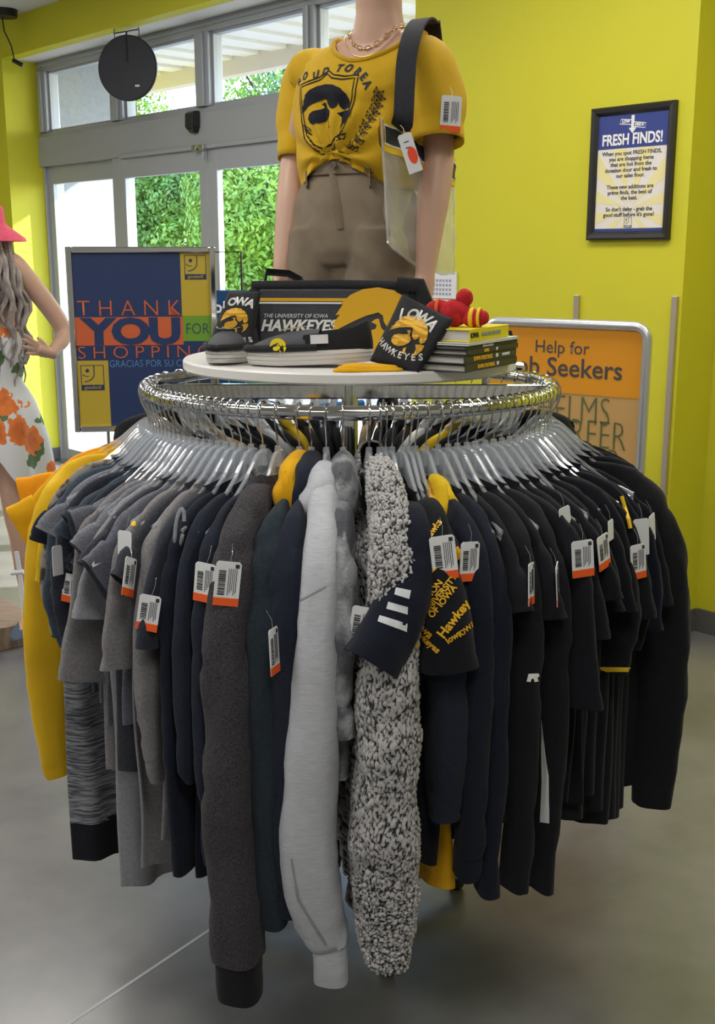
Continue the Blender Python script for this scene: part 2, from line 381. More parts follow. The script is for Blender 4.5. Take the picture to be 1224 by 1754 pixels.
# ------------------------------------------------------------------ the round clothes rack
RC = Vector((-0.018, 2.58, 0)); RR = 0.457; RZ = 1.328
rack = empty('round_clothes_rack', RC, 0, 'chrome round clothes rack packed with dark garments under a white round top', 'clothes rack')
def circ(r, z, n=96): return [(r * math.cos(2 * math.pi * k / n), r * math.sin(2 * math.pi * k / n), z) for k in range(n)]
MB().tube(circ(RR, RZ), 0.0145, 14, closed=True).build('rail', CHROME, rack)
cb = MB(); cb.box((0, 0, RZ - .012), (RR * 2 - .02, .022, .034)); cb.box((0, 0, RZ - .012), (.022, RR * 2 - .02, .034))
cb.build('crossbar', CHROME, rack, smooth=False, bevel=.003)
MB().cyl((0, 0, .12), (0, 0, RZ - .02), .019).build('post', CHROME, rack)
for k in range(4):
    a = k * math.pi / 2 + .3; c, s = math.cos(a), math.sin(a)
    l = MB().tube([(0.02 * c, .02 * s, .16), (.12 * c, .12 * s, .075), (.26 * c, .26 * s, .05), (.3 * c, .3 * s, .035)], .016, 10).build('leg', CHROME, rack)
    MB().lathe([(0.001, .036), (.018, .034), (.02, .01), (.012, 0.0)], 16, (.29 * c, .29 * s, 0)).build('foot', BLACKP, l)
DZ = 1.395
MB().lathe([(0.0001, DZ - .024), (.372, DZ - .024), (.3755, DZ - .02), (.3755, DZ - .004), (.372, DZ), (0.0001, DZ)], 96).build('round_top', mat('white_laminate', (226, 224, 222), .4), rack)
for k in range(4):
    a = k * math.pi / 2 + (0.0 if k % 2 else 0.0); x, y = .31 * math.cos(a), .31 * math.sin(a)
    MB().cyl((x, y, RZ), (x, y, DZ - .022), .008, seg=12).build('support_stud', STEEL, rack)
for a in (R(20), R(200)):
    MB().tube([(.44 * math.cos(a), .44 * math.sin(a), RZ + .03), (.36 * math.cos(a), .36 * math.sin(a), RZ + .04)], .011, 10).build('clamp', CHROME, rack)

# ------------------------------------------------------------------ clothes hangers
CLEAR = glassy('clear_plastic', (.97, .975, .985), 0.95, 0.10, (.86, .90, .97), 0.19, f0=.11)
WIRE = mat('hook_wire', (205, 205, 208), .16, metal=1.0)
def hanger_meshes():
    hk = MB()
    pts = [(-.019 * math.cos(q) , 0, .019 * math.sin(q)) for q in np.linspace(-.5, math.pi, 14)]
    pts += [(.0188, 0, -.012), (.015, 0, -.026), (.006, 0, -.042), (.001, 0, -.052), (0, 0, -.06), (0, 0, -.084)]
    hk.tube(pts, .0017, 7)
    hk_me = hk.build('hook', WIRE); m1 = hk_me.data; bpy.data.objects.remove(hk_me)
    b = MB()
    S_ = np.linspace(-.212, .212, 45); top = []; low = []
    for s in S_:
        q = abs(s) / .212
        zt = float(np.interp(q, [0, .1, .2, .32, .5, .75, 1], [-.078, -.080, -.098, -.122, -.147, -.176, -.196])); h = .014 + .034 * max(0, 1 - q * 2.2) ** 1.2
        top.append(zt); low.append(zt - h)
    rows = []
    for i, s in enumerate(S_):
        zt, zl = top[i], low[i]
        rows.append([(s, -.0025, zt), (s, .0025, zt), (s, .0025, zl), (s, -.0025, zl)])
    b.rings(rows, True, True, True)
    b.tube([(s, 0, z) for s, z in zip(S_, top)], .0042, 8); b.tube([(s, 0, z) for s, z in zip(S_, low)], .0038, 8)
    b.cyl((0, 0, -.066), (0, 0, -.105), .006, .009, 10)
    for s in (-.028, .028, -.062, .062):
        k = int(np.argmin(abs(S_ - s))); b.cyl((s, 0, top[k]), (s, 0, low[k]), .0035, seg=6)
    bo = b.build('hanger_arms', CLEAR); m2 = bo.data; bpy.data.objects.remove(bo)
    return m1, m2
HOOK_ME, ARMS_ME = hanger_meshes()
def hanger(th, label, group=None, xs=1.0):
    a = R(th); e = empty('clothes_hanger', RC + Vector((RR * math.sin(a), -RR * math.cos(a), RZ)), a - math.pi / 2 + R(rng.uniform(-3, 3)), label, 'hanger', group)
    for n_, m_ in (('hook', HOOK_ME), ('hanger_arms', ARMS_ME)):
        c = bpy.data.objects.new(n_, m_); COL.objects.link(c); c.parent = e
    e.scale = (xs, 1, 1)
    return e

# ------------------------------------------------------------------ fabrics
def fab(name, c, c2=None, **k):
    d = dict(rough=.92, col2=c2, vscale=160, detail=3, bump=.35, bscale=420, spec=.25, sheen=.06); d.update(k); return mat(name, c, **d)
F_ = {
 'black': fab('black_jersey', (15, 17, 23), (20, 22, 29)),
 'black2': fab('soft_black_jersey', (18, 19, 23), (24, 25, 29)),
 'navy': fab('midnight_navy_jersey', (16, 20, 34), (21, 26, 41)),
 'navy2': fab('dark_navy_fleece', (25, 30, 44), (32, 37, 52)),
 'teal': fab('dark_teal_fleece', (30, 40, 48), (38, 48, 57)),
 'slate': fab('slate_blue_jersey', (58, 70, 84), (70, 82, 96)),
 'char': fab('charcoal_jersey', (46, 48, 56), (62, 64, 72), vscale=240),
 'char2': fab('dark_charcoal_jersey', (40, 43, 54), (52, 55, 66), vscale=240),
 'heath': fab('grey_heather_jersey', (98, 100, 109), (128, 130, 139), vscale=260, stretch=(1, 1, 2.5)),
 'heath2': fab('mid_grey_heather', (84, 86, 97), (108, 110, 121), vscale=220, stretch=(.6, .6, 3)),
 'taupe': fab('taupe_grey_knit', (114, 112, 115), (132, 130, 133), vscale=200),
 'grey': fab('soft_grey_knit', (130, 130, 137), (146, 146, 153), vscale=200),
 'melange': fab('charcoal_melange_sweat', (46, 44, 48), (70, 67, 71), vscale=330, lo=.4, hi=.6),
 'space': fab('space_dye_knit', (70, 72, 80), (142, 144, 150), vscale=70, stretch=(.35, .35, 4.5), detail=5, lo=.4, hi=.6),
 'ltgrey': fab('light_grey_marl', (172, 174, 182), (190, 192, 199), vscale=110, stretch=(.4, .4, 3), detail=5, lo=.25, hi=.7),
 'camo': fab('grey_camo_fleece', (92, 94, 100), (158, 160, 164), vscale=14, detail=5, lo=.44, hi=.56, bump=.8, bscale=160),
 'brncamo': fab('brown_camo_print', (70, 66, 62), (150, 142, 130), vscale=26, detail=6, lo=.46, hi=.56),
 'yellow': fab('yellow_windbreaker', (226, 182, 22), (214, 170, 18), vscale=6, rough=.6),
 'yell2': fab('bright_yellow_jersey', (222, 186, 30), (212, 176, 26), vscale=30),
 'orange': fab('orange_gold_jersey', (236, 156, 24), (228, 148, 22), vscale=30),
 'gold': fab('gold_jersey', (226, 170, 20), (218, 160, 18), vscale=30),
 'white': fab('white_cotton', (214, 216, 222), (204, 206, 212), vscale=40),
 'cream': fab('tan_knit', (150, 128, 96), (170, 148, 112), vscale=60),
}
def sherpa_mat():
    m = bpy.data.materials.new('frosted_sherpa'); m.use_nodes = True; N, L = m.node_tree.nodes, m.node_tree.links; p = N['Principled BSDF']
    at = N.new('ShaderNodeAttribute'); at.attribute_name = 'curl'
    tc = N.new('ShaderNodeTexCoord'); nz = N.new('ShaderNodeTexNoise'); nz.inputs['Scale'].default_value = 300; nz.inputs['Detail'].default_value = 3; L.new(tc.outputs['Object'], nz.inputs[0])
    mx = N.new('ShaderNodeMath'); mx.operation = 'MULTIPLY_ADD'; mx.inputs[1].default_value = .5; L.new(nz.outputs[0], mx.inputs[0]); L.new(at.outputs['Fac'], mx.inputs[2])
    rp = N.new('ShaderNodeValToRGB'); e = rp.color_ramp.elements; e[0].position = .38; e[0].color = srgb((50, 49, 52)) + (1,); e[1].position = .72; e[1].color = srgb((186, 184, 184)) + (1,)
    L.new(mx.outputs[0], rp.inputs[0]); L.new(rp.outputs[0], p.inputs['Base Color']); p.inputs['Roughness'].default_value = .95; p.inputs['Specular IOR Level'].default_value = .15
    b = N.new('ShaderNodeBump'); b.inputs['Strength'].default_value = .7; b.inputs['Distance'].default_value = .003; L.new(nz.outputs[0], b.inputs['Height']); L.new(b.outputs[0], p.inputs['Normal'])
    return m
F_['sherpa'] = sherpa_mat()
SWATCH = mat('tag_print', (40, 42, 48), .6)
YTAG = mat('yellow_trim', (232, 190, 30), .6)

# ------------------------------------------------------------------ garments
def interp(keys, x):
    k = np.asarray(keys, float); return np.interp(x, k[:, 0], k[:, 1])
def sup(q, p):
    c, s = np.cos(q), np.sin(q); return np.sign(c) * abs(c) ** p, np.sign(s) * abs(s) ** p
def smooth_path(pts, n):
    P = [Vector(p) for p in pts]; P = [P[0] * 2 - P[1]] + P + [P[-1] * 2 - P[-2]]; out = []
    m = len(P) - 3
    for i in range(n):
        u = i / (n - 1) * m; k = min(int(u), m - 1); t = u - k; a, b, c, d = P[k:k + 4]
        out.append(.5 * ((2 * b) + (c - a) * t + (2 * a - 5 * b + 4 * c - d) * t * t + (3 * b - 3 * c + d - a) * t ** 3))
    return out

def body_mesh(hem, w0, w1, th, seed, neck=.095, fold=.010, zs=-.138, tuck=0.0, rows=44, cols=56, hemdip=.02):
    """flat hung torso: shoulders sloping from the neck, side seams, soft vertical folds growing towards the hem"""
    L = -hem; g = np.random.default_rng(seed); ph = g.uniform(0, 6.28, 6)
    W_ = [(0, neck), (.008, neck + .014), (.03, .135), (.06, .168), (.095, .195), (.15, w0 - .008), (.22, w0), (.4, (w0 + w1) / 2), (1.2, w1)]
    T_ = [(0, .012), (.02, .010), (.05, .012), (.1, th * .8), (.3, th), (1.2, th * 1.1)]
    D = np.concatenate([np.linspace(0, .10, 14), np.linspace(.10, L + zs, rows - 14 + 1)[1:]])
    G = []
    q = np.linspace(0, 2 * np.pi, cols, endpoint=False); cx, sy = sup(q, .75)
    for d in D:
        w, t = interp(W_, d), interp(T_, d); r = min(1, max(0, (d - .08) / .4))
        s = cx * w; z = np.full(cols, zs - d)
        f = fold * r * (np.sin(s * 46 + ph[0] + 1.2 * np.sin(d * 5 + ph[1])) + .6 * np.sin(s * 83 + ph[2] + d * 3) + .5 * np.sin(d * 7 + ph[3]))
        f += .5 * fold * np.sin(s * 20 + d * 16 + ph[4]) * min(1, d / .12)
        y = sy * t * .62 + f
        dip = np.zeros(cols)
        if d > L + zs - .12: dip = -hemdip * (d - (L + zs - .12)) / .12 * (np.sin(s * 9 + ph[5]) * .8)
        G.append(np.stack([s, y, z + dip], 1))
    last = G[-1]; c = last.mean(0)
    for k, (sc, up) in enumerate(((.985, .001), (.97, .02))):
        h = last.copy(); h[:, 0] = c[0] + (h[:, 0] - c[0]) * sc; h[:, 1] = c[1] + (h[:, 1] - c[1]) * (sc - .12); h[:, 2] += up; G.append(h)
    top = G[0].copy(); top[:, 2] -= .015; top[:, :2] *= .95
    return np.array([top] + G)

def sleeve_rings(path, rw, tw, seed, rows=26, cols=22, wr=.004, side=1, hem=True, power=.7, seam=None, fn=.0):
    g = np.random.default_rng(seed); off = Vector(g.uniform(-9, 9, 3)); P = smooth_path(path, rows); G = []
    q = np.linspace(0, 2 * np.pi, cols, endpoint=False); cx, sy = sup(q, power)
    for i, p in enumerate(P):
        u = i / (rows - 1); a = P[max(0, i - 1)]; b = P[min(rows - 1, i + 1)]; t = (b - a).normalized()
        B = Vector((0, 1, 0)); Nn = B.cross(t); Nn.normalize(); B = t.cross(Nn)
        w, h = interp(rw, u), interp(tw, u)
        row = []
        for k in range(cols):
            v = p + Nn * (cx[k] * w) + B * (sy[k] * h)
            n_ = mnoise.noise(Vector((v.x * 14, v.y * 14, v.z * 9)) + off); n2 = mnoise.noise(Vector((v.x * 30, v.y * 30, v.z * 26)) + off)
            cr_ = 1 - abs(mnoise.noise(Vector((v.x * 8 + v.z * 5, v.y * 12, v.z * 7 - v.x * 4)) - off)) * 5
            dd = wr * (1.5 * n_ + .6 * n2 - 1.1 * max(0, cr_)) * min(1, u * 3) - (.0016 if hem and abs(u - .93) < .02 else 0)
            dir_ = (Nn * cx[k] + B * sy[k])
            v = v + dir_ * dd + B * (fn * math.sin(k / cols * 12.56 + u * 4) * u)
            row.append((v.x * side, v.y, v.z))
        G.append(row)
    G = np.array(G)
    if hem:
        last = G[-1]; c = last.mean(0); t = np.array(t); t[0] *= side
        for sc, up in ((.96, .0), (.86, .018)):
            G = np.concatenate([G, [(c + (last - c) * sc - t * up)]])
    return G

HANG_NO = 0
def price_tag(parent, wpos, yaw=0.0, tilt=0.0, size=(.046, .074), strip=True, back=False):
    """white card price tag with barcode and orange strip, hung on its garment; wpos in world space"""
    loc = parent.matrix_basis.inverted() @ wpos
    t = MB(); w, h = size
    t.poly([(-w / 2, -h / 2), (w / 2, -h / 2), (w / 2, h / 2 - .004), (w / 2 - .004, h / 2), (-w / 2 + .004, h / 2), (-w / 2, h / 2 - .004)], None, .0012)
    o = t.build('price_tag', CARD, parent, smooth=False, loc=loc, rot=(R(-4), tilt, -parent.rotation_euler.z + yaw)); o['label'] = 'white price tag with orange strip'
    if strip: MB().poly([(-w / 2, -h / 2), (w / 2, -h / 2), (w / 2, -h / 2 + .014), (-w / 2, -h / 2 + .014)], Matrix.Translation((0, -.0007, 0)), .0022).build('orange_strip', ORANGE_T, o, smooth=False)
    if not back:
        b = MB(); g = np.random.default_rng(int(abs(wpos.x * 1e4)))
        z = h / 2 - .016
        while z > -h / 2 + .02:
            dz = g.uniform(.0008, .0028); b.poly([(-w * .36, z), (-w * .08, z), (-w * .08, z - dz), (-w * .36, z - dz)], Matrix.Translation((0, -.0005, 0)), .0003); z -= dz + g.uniform(.0007, .0016)
        for k in range(5):
            x = w * (.02 + .075 * k); b.poly([(x, h / 2 - .012), (x + .0012, h / 2 - .012), (x + .0012, -h / 2 + .019 + .004 * (k % 3)), (x, -h / 2 + .019 + .004 * (k % 3))], Matrix.Translation((0, -.0005, 0)), .0003)
        b.poly([(w * .26, h / 2 - .004), (w * .42, h / 2 - .004), (w * .42, h / 2 - .011), (w * .26, h / 2 - .011)], Matrix.Translation((0, -.0005, 0)), .0003)
        b.build('barcode', SWATCH, o, smooth=False)
    MB().tube([(0, .0006, h / 2 - .006), (.004, .004, h / 2 + .014), (.002, .012, h / 2 + .03)], .0004, 5).build('tag_string', CLEAR, o)
    return o

def rz(th, r, py):
    """height of the point at radius r, angle th that shows at picture row py"""
    a = R(th); Y = RC.y - r * math.cos(a); d = ray(612, py); return CAM_Z + d.z * Y / d.y - RZ

def garment(name, cat, th, fabric, label, hem, sl, sw=.05, st=.016, w0=.222, w1=.228, bt=.024, long=None, out=.0, hood=None, cuff=None, cuffm=None,
            tip=0.0, collar=True, neck=.095, fold=.008, yaw=0.0, seed=None, group=None, path=None, rwk=None, twk=None, wr=.004, dz=0.0, band=None, bandm=None, inner=True, hidden=False, xs=1.0, hoodkw=None):
    """one hung garment; hem and sl are heights relative to the rail (negative)"""
    a = R(th); seed = seed if seed is not None else int(abs(th) * 37 + 11 + (500 if th > 0 else 0))
    e = empty(name, RC + Vector((RR * math.sin(a), -RR * math.cos(a), RZ + dz)), a - math.pi / 2 + R(yaw), label, cat, group)
    m = F_[fabric] if isinstance(fabric, str) else fabric
    zs = -.138; w0 *= xs; w1 *= xs; neck = neck * xs
    if long is None: long = sl < -.5
    rws, cls = (26, 32) if hidden else (44, 56)
    body = body_mesh(hem, w0, w1, bt, seed, neck, fold, zs, rows=rws, cols=cls)
    MB().rings(body).build('torso', m, e, sharp=80)
    if band:
        bd = body_mesh(hem - band, w0, w1, bt, seed, neck, fold, zs, rows=44); sel = bd[:, 0, 2]; keep = bd[[i for i in range(len(bd) - 2) if sel[i] < hem + .035]]
        keep = keep * np.array([1.0, 1.0, 1.0]); MB().rings(keep).build('hem_band', bandm or m, e, sharp=80)
    if collar:
        n_ = 40; q = np.linspace(0, 2 * np.pi, n_, endpoint=False); rows = []
        for z, k, ty in ((-.145, 1.0, .013), (-.131, 1.0, .014), (-.123, .97, .0125), (-.125, .9, .009)):
            rows.append(np.stack([np.cos(q) * (neck + .006) * k, np.sin(q) * ty, np.full(n_, z) - .012 * abs(np.cos(q)) ** 2], 1))
        MB().rings(rows).build('collar', m, e, sharp=80)
    for side in (1, -1):
        if side == -1 and not inner: continue
        sd = seed + (0 if side == 1 else 99)
        if long:
            zt = sl + (cuff or 0)
            pth = path or [(.085, 0, -.150), (.140, 0, -.186), (.186, 0, -.238), (.213 + out * .3, 0, -.30), (.229 + out * .6, 0, -.38), (.238 + out, 0, -.6 if zt < -.66 else zt * .8), (.232 + out, 0, zt)]
            rwk_ = rwk or [(0, .010), (.08, .026), (.2, sw * .95), (.35, sw * 1.12), (.6, sw * 1.05), (.9, sw * .9), (1, sw * .72)]
            twk_ = twk or [(0, .008), (.12, .012), (.3, st), (.6, st * 1.05), (1, st * .85)]
            pth = [(p[0] * xs, p[1], p[2]) for p in pth]
            rings = sleeve_rings(pth, rwk_, twk_, sd, 46, 26, wr, side)
        else:
            pth = path or [(.085, 0, -.150), (.135, 0, -.183), (.178, 0, -.228), (.204 + out * .5, 0, -.275), (.222 + out, 0, sl * .6 - .25 * .4), (.236 + out * 1.5 + tip, 0, sl)]
            rwk_ = rwk or [(0, .010), (.15, .026), (.35, sw * .95), (.55, sw * 1.2), (.8, sw * 1.4), (1, sw * 1.45)]
            twk_ = twk or [(0, .008), (.3, .013), (1, st)]
            pth = [(p[0] * xs, p[1], p[2]) for p in pth]
            rings = sleeve_rings(pth, rwk_, twk_, sd, 30, 26, wr, side)
        so = MB().rings(rings).build('sleeve', m, e, sharp=80)
        if side == 1: e['_s'] = 1; outer = so
        if cuff:
            x, y, z = pth[-1]; c0 = rwk_[-1][1]; t0 = twk_[-1][1]
            cr = sleeve_rings([(x, y, z + .012), (x - .002, y, z - cuff * .5), (x - .006, y, z - cuff)], [(0, c0 * .9), (.3, c0 * .92), (1, c0 * .8)], [(0, t0 * .92), (1, t0 * .9)], sd + 5, 10, 24, .0015, side)
            MB().rings(cr).build('cuff', cuffm or m, so, sharp=80)
    if hood:
        hm = F_[hood] if isinstance(hood, str) else m
        hood_part(e, hm, seed, **(hoodkw or {}))
    del e['_s']
    return e, outer

def hood_part(e, m, seed, s0=.01, size=(.075, .036, .056), z=-.112):
    g = np.random.default_rng(seed); n, c = 22, 28; rows = []
    for i in range(n):
        u = i / (n - 1); a = math.pi * u; row = []
        for k in range(c):
            q = 2 * math.pi * k / c
            x = -math.cos(a); rr = math.sin(a) ** .6
            v = Vector((s0 + .03 + x * size[0], rr * math.cos(q) * size[1], z + rr * math.sin(q) * size[2] - .03 * max(0, x) - .02 * (1 - abs(x))))
            v.y += .006 * mnoise.noise(v * 22) + .010 * math.exp(-((v.z - z) / .014) ** 2) * (-1 if math.cos(q) < 0 else 1) * -.8
            row.append(tuple(v))
        rows.append(row)
    return MB().rings(rows).build('hood', m, e, sharp=80)

ORD = ['first', 'second', 'third', 'fourth', 'fifth', 'sixth', 'seventh', 'eighth', 'ninth', 'tenth', 'eleventh', 'twelfth', 'thirteenth', 'fourteenth', 'fifteenth', 'sixteenth', 'seventeenth', 'eighteenth', 'nineteenth', 'twentieth', 'twenty-first', 'twenty-second', 'twenty-third', 'twenty-fourth', 'twenty-fifth', 'twenty-sixth', 'twenty-seventh']
def H(th, py, r=.69): return rz(th, r, py)
# ------------------------------------------------------------------ the garments, from the centre outwards, then round the back
def G(th, name, cat, fabric, label, hem=1400, sl=1100, r=.69, **k):
    hz = H(th, hem, .68) if hem > 0 else hem; sz = H(th, sl, r) if sl > 0 else sl
    g, s = garment(name, cat, th, fabric, label, hz, sz, **k)
    hanger(th, hang_label(label), None, k.get('xs', 1.0))
    return g, s
HL = []
def hang_label(l): HL.append(l); return 'clear plastic hanger holding ' + SHORT.get(l, 'the ' + l.split(',')[0])
SHORT = {
 'light grey marl hooded sweatshirt with one long sleeve hanging to the front': 'the light grey marl hooded sweatshirt',
 'mottled grey camo fleece jacket between the light grey hoodie and the sherpa': 'the mottled grey camo fleece jacket',
 'fluffy black and white frosted sherpa pullover at the front of the rack': 'the frosted sherpa pullover',
 'dark navy hooded sweatshirt tucked beside the light grey hoodie': 'the navy hoodie beside the light grey one',
 'black sweatshirt with a yellow inner hood beside the charcoal melange sleeve': 'the sweatshirt with a yellow inner hood',
 'brownish charcoal melange sweatshirt with a black ribbed cuff': 'the charcoal melange sweatshirt',
 'plain midnight navy tee squeezed beside the sherpa pullover': 'the tee squeezed beside the sherpa',
 'navy tee with a slim dark collar behind the striped jersey': 'the tee behind the striped jersey',
 'black jersey with three white stripes on its flared sleeve': 'the jersey with white sleeve stripes',
 'black tee covered in gold lettering with a tag on its sleeve': 'the tee covered in gold lettering',
 'navy long-sleeved shirt hanging under the gold lettered tee': 'the shirt under the gold lettered tee',
 'gold tee whose hem shows below the black ones': 'the gold tee among black ones',
 'midnight navy sweatshirt with a yellow hood lining, beside the gold lettered tee': 'the navy sweatshirt lined in yellow'}
def at_r(th, r, px, py):
    a = R(th); return atY(px, py, RC.y - r * math.cos(a))
LB = 'counting outward from the melange sweatshirt'
# --- facing the camera
gh, gs = G(-5.2, 'hooded_sweatshirt', 'sweatshirt', 'ltgrey', 'light grey marl hooded sweatshirt with one long sleeve hanging to the front', 1440, 1575, r=.71, long=True, hood=True, cuff=.085, bt=.055, fold=.012,
    path=[(.05, .004, -.12), (.12, .008, -.155), (.19, .016, -.22), (.228, .016, -.31), (.250, .008, -.46), (.256, -.004, -.66), (.252, -.004, -.80), (.244, .010, -.90), (.236, .030, -.965)],
    rwk=[(0, .02), (.12, .04), (.3, .060), (.7, .060), (.9, .045), (1, .034)], twk=[(0, .022), (.15, .028), (.3, .034), (.45, .041), (.62, .049), (.8, .054), (.92, .046), (1, .036)], wr=.003, seed=4, hoodkw=dict(s0=.045, size=(.066, .044, .050), z=-.120))
G(-1.2, 'fleece_jacket', 'jacket', 'camo', 'mottled grey camo fleece jacket between the light grey hoodie and the sherpa', 1350, 1250, long=True, hood=True, bt=.04, st=.036, seed=8, wr=.010,
    twk=[(0, .01), (.1, .024), (.25, .030), (.4, .034), (1, .026)])
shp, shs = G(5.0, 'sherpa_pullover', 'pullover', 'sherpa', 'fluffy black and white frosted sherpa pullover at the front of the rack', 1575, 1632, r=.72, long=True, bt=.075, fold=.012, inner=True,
    path=[(.06, .012, -.095), (.13, .016, -.13), (.20, .020, -.20), (.240, .018, -.31), (.262, .006, -.52), (.268, .004, -.74), (.262, .008, -.88), (.256, .012, -.985)],
    rwk=[(0, .03), (.15, .050), (.35, .066), (.7, .066), (1, .05)], twk=[(0, .022), (.12, .030), (.3, .040), (.55, .054), (.78, .062), (.92, .054), (1, .036)], wr=.007, neck=.105)
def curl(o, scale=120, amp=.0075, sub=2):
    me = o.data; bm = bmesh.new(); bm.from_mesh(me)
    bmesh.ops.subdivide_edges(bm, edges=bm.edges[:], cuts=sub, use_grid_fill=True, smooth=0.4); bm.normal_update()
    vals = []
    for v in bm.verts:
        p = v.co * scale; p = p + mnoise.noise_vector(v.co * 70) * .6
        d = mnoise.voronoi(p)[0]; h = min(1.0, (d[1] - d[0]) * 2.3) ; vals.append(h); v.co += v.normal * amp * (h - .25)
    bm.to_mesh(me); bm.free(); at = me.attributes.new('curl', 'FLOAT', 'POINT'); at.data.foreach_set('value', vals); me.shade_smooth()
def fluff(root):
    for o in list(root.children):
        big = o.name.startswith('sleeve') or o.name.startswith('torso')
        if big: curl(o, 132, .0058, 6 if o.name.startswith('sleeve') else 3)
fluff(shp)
G(-8.8, 'hooded_sweatshirt', 'sweatshirt', 'navy2', 'dark navy hooded sweatshirt tucked beside the light grey hoodie', 1450, 1560, r=.69, cuff=.05, st=.034, long=True, hood='navy2', bt=.04, sw=.055)
G(-11.8, 'sweatshirt', 'sweatshirt', 'teal', 'black sweatshirt with a yellow inner hood beside the charcoal melange sleeve', 1420, 1580, r=.69, cuff=.05, st=.034, long=True, hood='gold', bt=.04, sw=.055)
mg, ms = G(-17.2, 'sweatshirt', 'sweatshirt', 'melange', 'brownish charcoal melange sweatshirt with a black ribbed cuff', 1500, 1655, r=.70, long=True, cuff=.085, cuffm=F_['black'], bt=.05, fold=.01,
    path=[(.06, 0, -.13), (.13, 0, -.165), (.196, .002, -.23), (.236, .004, -.33), (.254, .006, -.48), (.256, 0, -.70), (.250, 0, -1.01)], rwk=[(0, .012), (.12, .035), (.3, .060), (.8, .056), (1, .046)],
    twk=[(0, .02), (.12, .027), (.3, .038), (.55, .046), (.85, .050), (1, .046)], neck=.085, wr=.006)
# stand collar of the melange sweatshirt
q = np.linspace(0, 2 * np.pi, 40, endpoint=False)
MB().rings([np.stack([np.cos(q) * .088 * k + .012, np.sin(q) * .04 * k, np.full(40, z)], 1) for z, k in ((-.185, 1.02), (-.15, 1.05), (-.115, 1.0), (-.107, .97), (-.12, .9))]).build('stand_collar', F_['melange'], mg, sharp=80)

# --- towards the windows, outward from the melange sweatshirt
def run(items, side_txt):
    for i, (th, name, cat, fabric, desc, kw) in enumerate(items):
        l = '%s, %s %s' % (desc, ORD[i], side_txt)
        SHORT[l] = 'the %s garment %s' % (ORD[i], side_txt)
        G(th, name, cat, fabric, l, **kw)
LEFT = [
 (-21.2, 'long_sleeved_shirt', 'shirt', 'navy2', 'navy long-sleeved shirt with price tag', dict(hem=1470, sl=1470, bt=.03, st=.022, sw=.05, neck=.08)),
 (-24.4, 'jacket', 'jacket', 'navy2', 'dark navy jacket', dict(hem=1492, sl=1330, bt=.03, st=.02, neck=.085)),
 (-27.2, 'shirt', 'shirt', 'navy', 'black shirt with a clear hanger loop', dict(hem=1480, sl=1490, bt=.028, st=.018, sw=.045)),
 (-29.6, 'tee', 't-shirt', 'char2', 'dark charcoal tee with a large tag', dict(hem=1240, sl=1105, bt=.022)),
 (-32.0, 'sweater', 'sweater', 'taupe', 'grey knit sweater with long cuffs', dict(hem=1440, sl=1335, cuff=.05, bt=.024, st=.018, sw=.042)),
 (-34.4, 'tee', 't-shirt', 'char', 'charcoal tee with a yellow button', dict(hem=1300, sl=1010, tip=.01)),
 (-36.8, 'cardigan', 'cardigan', 'taupe', 'long taupe grey cardigan', dict(hem=1500, sl=1140, bt=.024)),
 (-39.2, 'tee', 't-shirt', 'heath2', 'grey heather tee with a wide pointed sleeve', dict(hem=1250, sl=1005, tip=.03, sw=.058)),
 (-41.6, 'tee', 't-shirt', 'char', 'plain charcoal tee', dict(hem=1320, sl=985)),
 (-44.0, 'cardigan', 'cardigan', 'grey', 'pale grey long cardigan reaching lowest', dict(xs=0.95, hem=1520, sl=1060, bt=.026)),
 (-46.4, 'tee', 't-shirt', 'heath', 'grey heather tee with white curved tick', dict(xs=0.92, hem=1240, sl=970, tip=.012)),
 (-48.8, 'long_sleeved_shirt', 'shirt', 'taupe', 'taupe shirt with pushed-up sleeve', dict(xs=0.92, hem=1330, sl=1165, tip=.02, long=False)),
 (-51.2, 'tee', 't-shirt', 'heath2', 'mid grey tee', dict(xs=0.86, hem=1200, sl=935, tip=.03)),
 (-53.6, 'tee', 't-shirt', 'char2', 'dark grey tee', dict(xs=0.86, hem=1210, sl=930)),
 (-56.0, 'tee', 't-shirt', 'slate', 'slate blue tee', dict(xs=0.86, hem=1200, sl=940)),
 (-58.4, 'hooded_sweatshirt', 'sweatshirt', 'char2', 'charcoal hoodie with orange tag', dict(xs=0.9, hem=1160, sl=1100, long=True)),
 (-61.0, 'tunic', 'tunic', 'space', 'grey space-dyed tunic with a deep black hem band', dict(out=-0.045, sw=0.032, xs=0.96, hem=1420, sl=960, bt=.03, w0=.236, w1=.25, band=.085, bandm=F_['black'])),
 (-64.0, 'tee', 't-shirt', 'heath', 'light-edged grey tee', dict(xs=0.86, hem=1180, sl=930)),
 (-67.2, 'shirt', 'shirt', 'slate', 'slate shirt with long sleeve', dict(xs=0.86, hem=1150, sl=1105, long=True, cuff=.02)),
 (-70.6, 'jacket', 'jacket', 'navy2', 'navy jacket with grey collar', dict(xs=0.86, hem=1120, sl=940, long=False)),
 (-74.2, 'shirt', 'shirt', 'brncamo', 'brown camouflage shirt', dict(xs=0.86, hem=1100, sl=1090, long=True)),
 (-78.0, 'tee', 't-shirt', 'yell2', 'bright yellow tee', dict(xs=0.86, hem=1120, sl=1000, sw=.045)),
 (-82.4, 'windbreaker', 'jacket', 'yellow', 'yellow windbreaker with gathered cuff', dict(xs=0.95, hem=1180, sl=1325, long=True, cuff=.035, out=0.03, sw=.055, st=.034, bt=.03)),
 (-88.0, 'tee', 't-shirt', 'gold', 'orange-gold tee with pointed sleeve', dict(xs=1.06, hem=1060, sl=915, tip=0.055, sw=.05)),
 (-93.5, 'tee', 't-shirt', 'orange', 'orange tee with pointed sleeve', dict(xs=1.08, hem=1100, sl=870, tip=0.06, sw=.05)),
]
run(LEFT, 'outward from the melange sweatshirt')

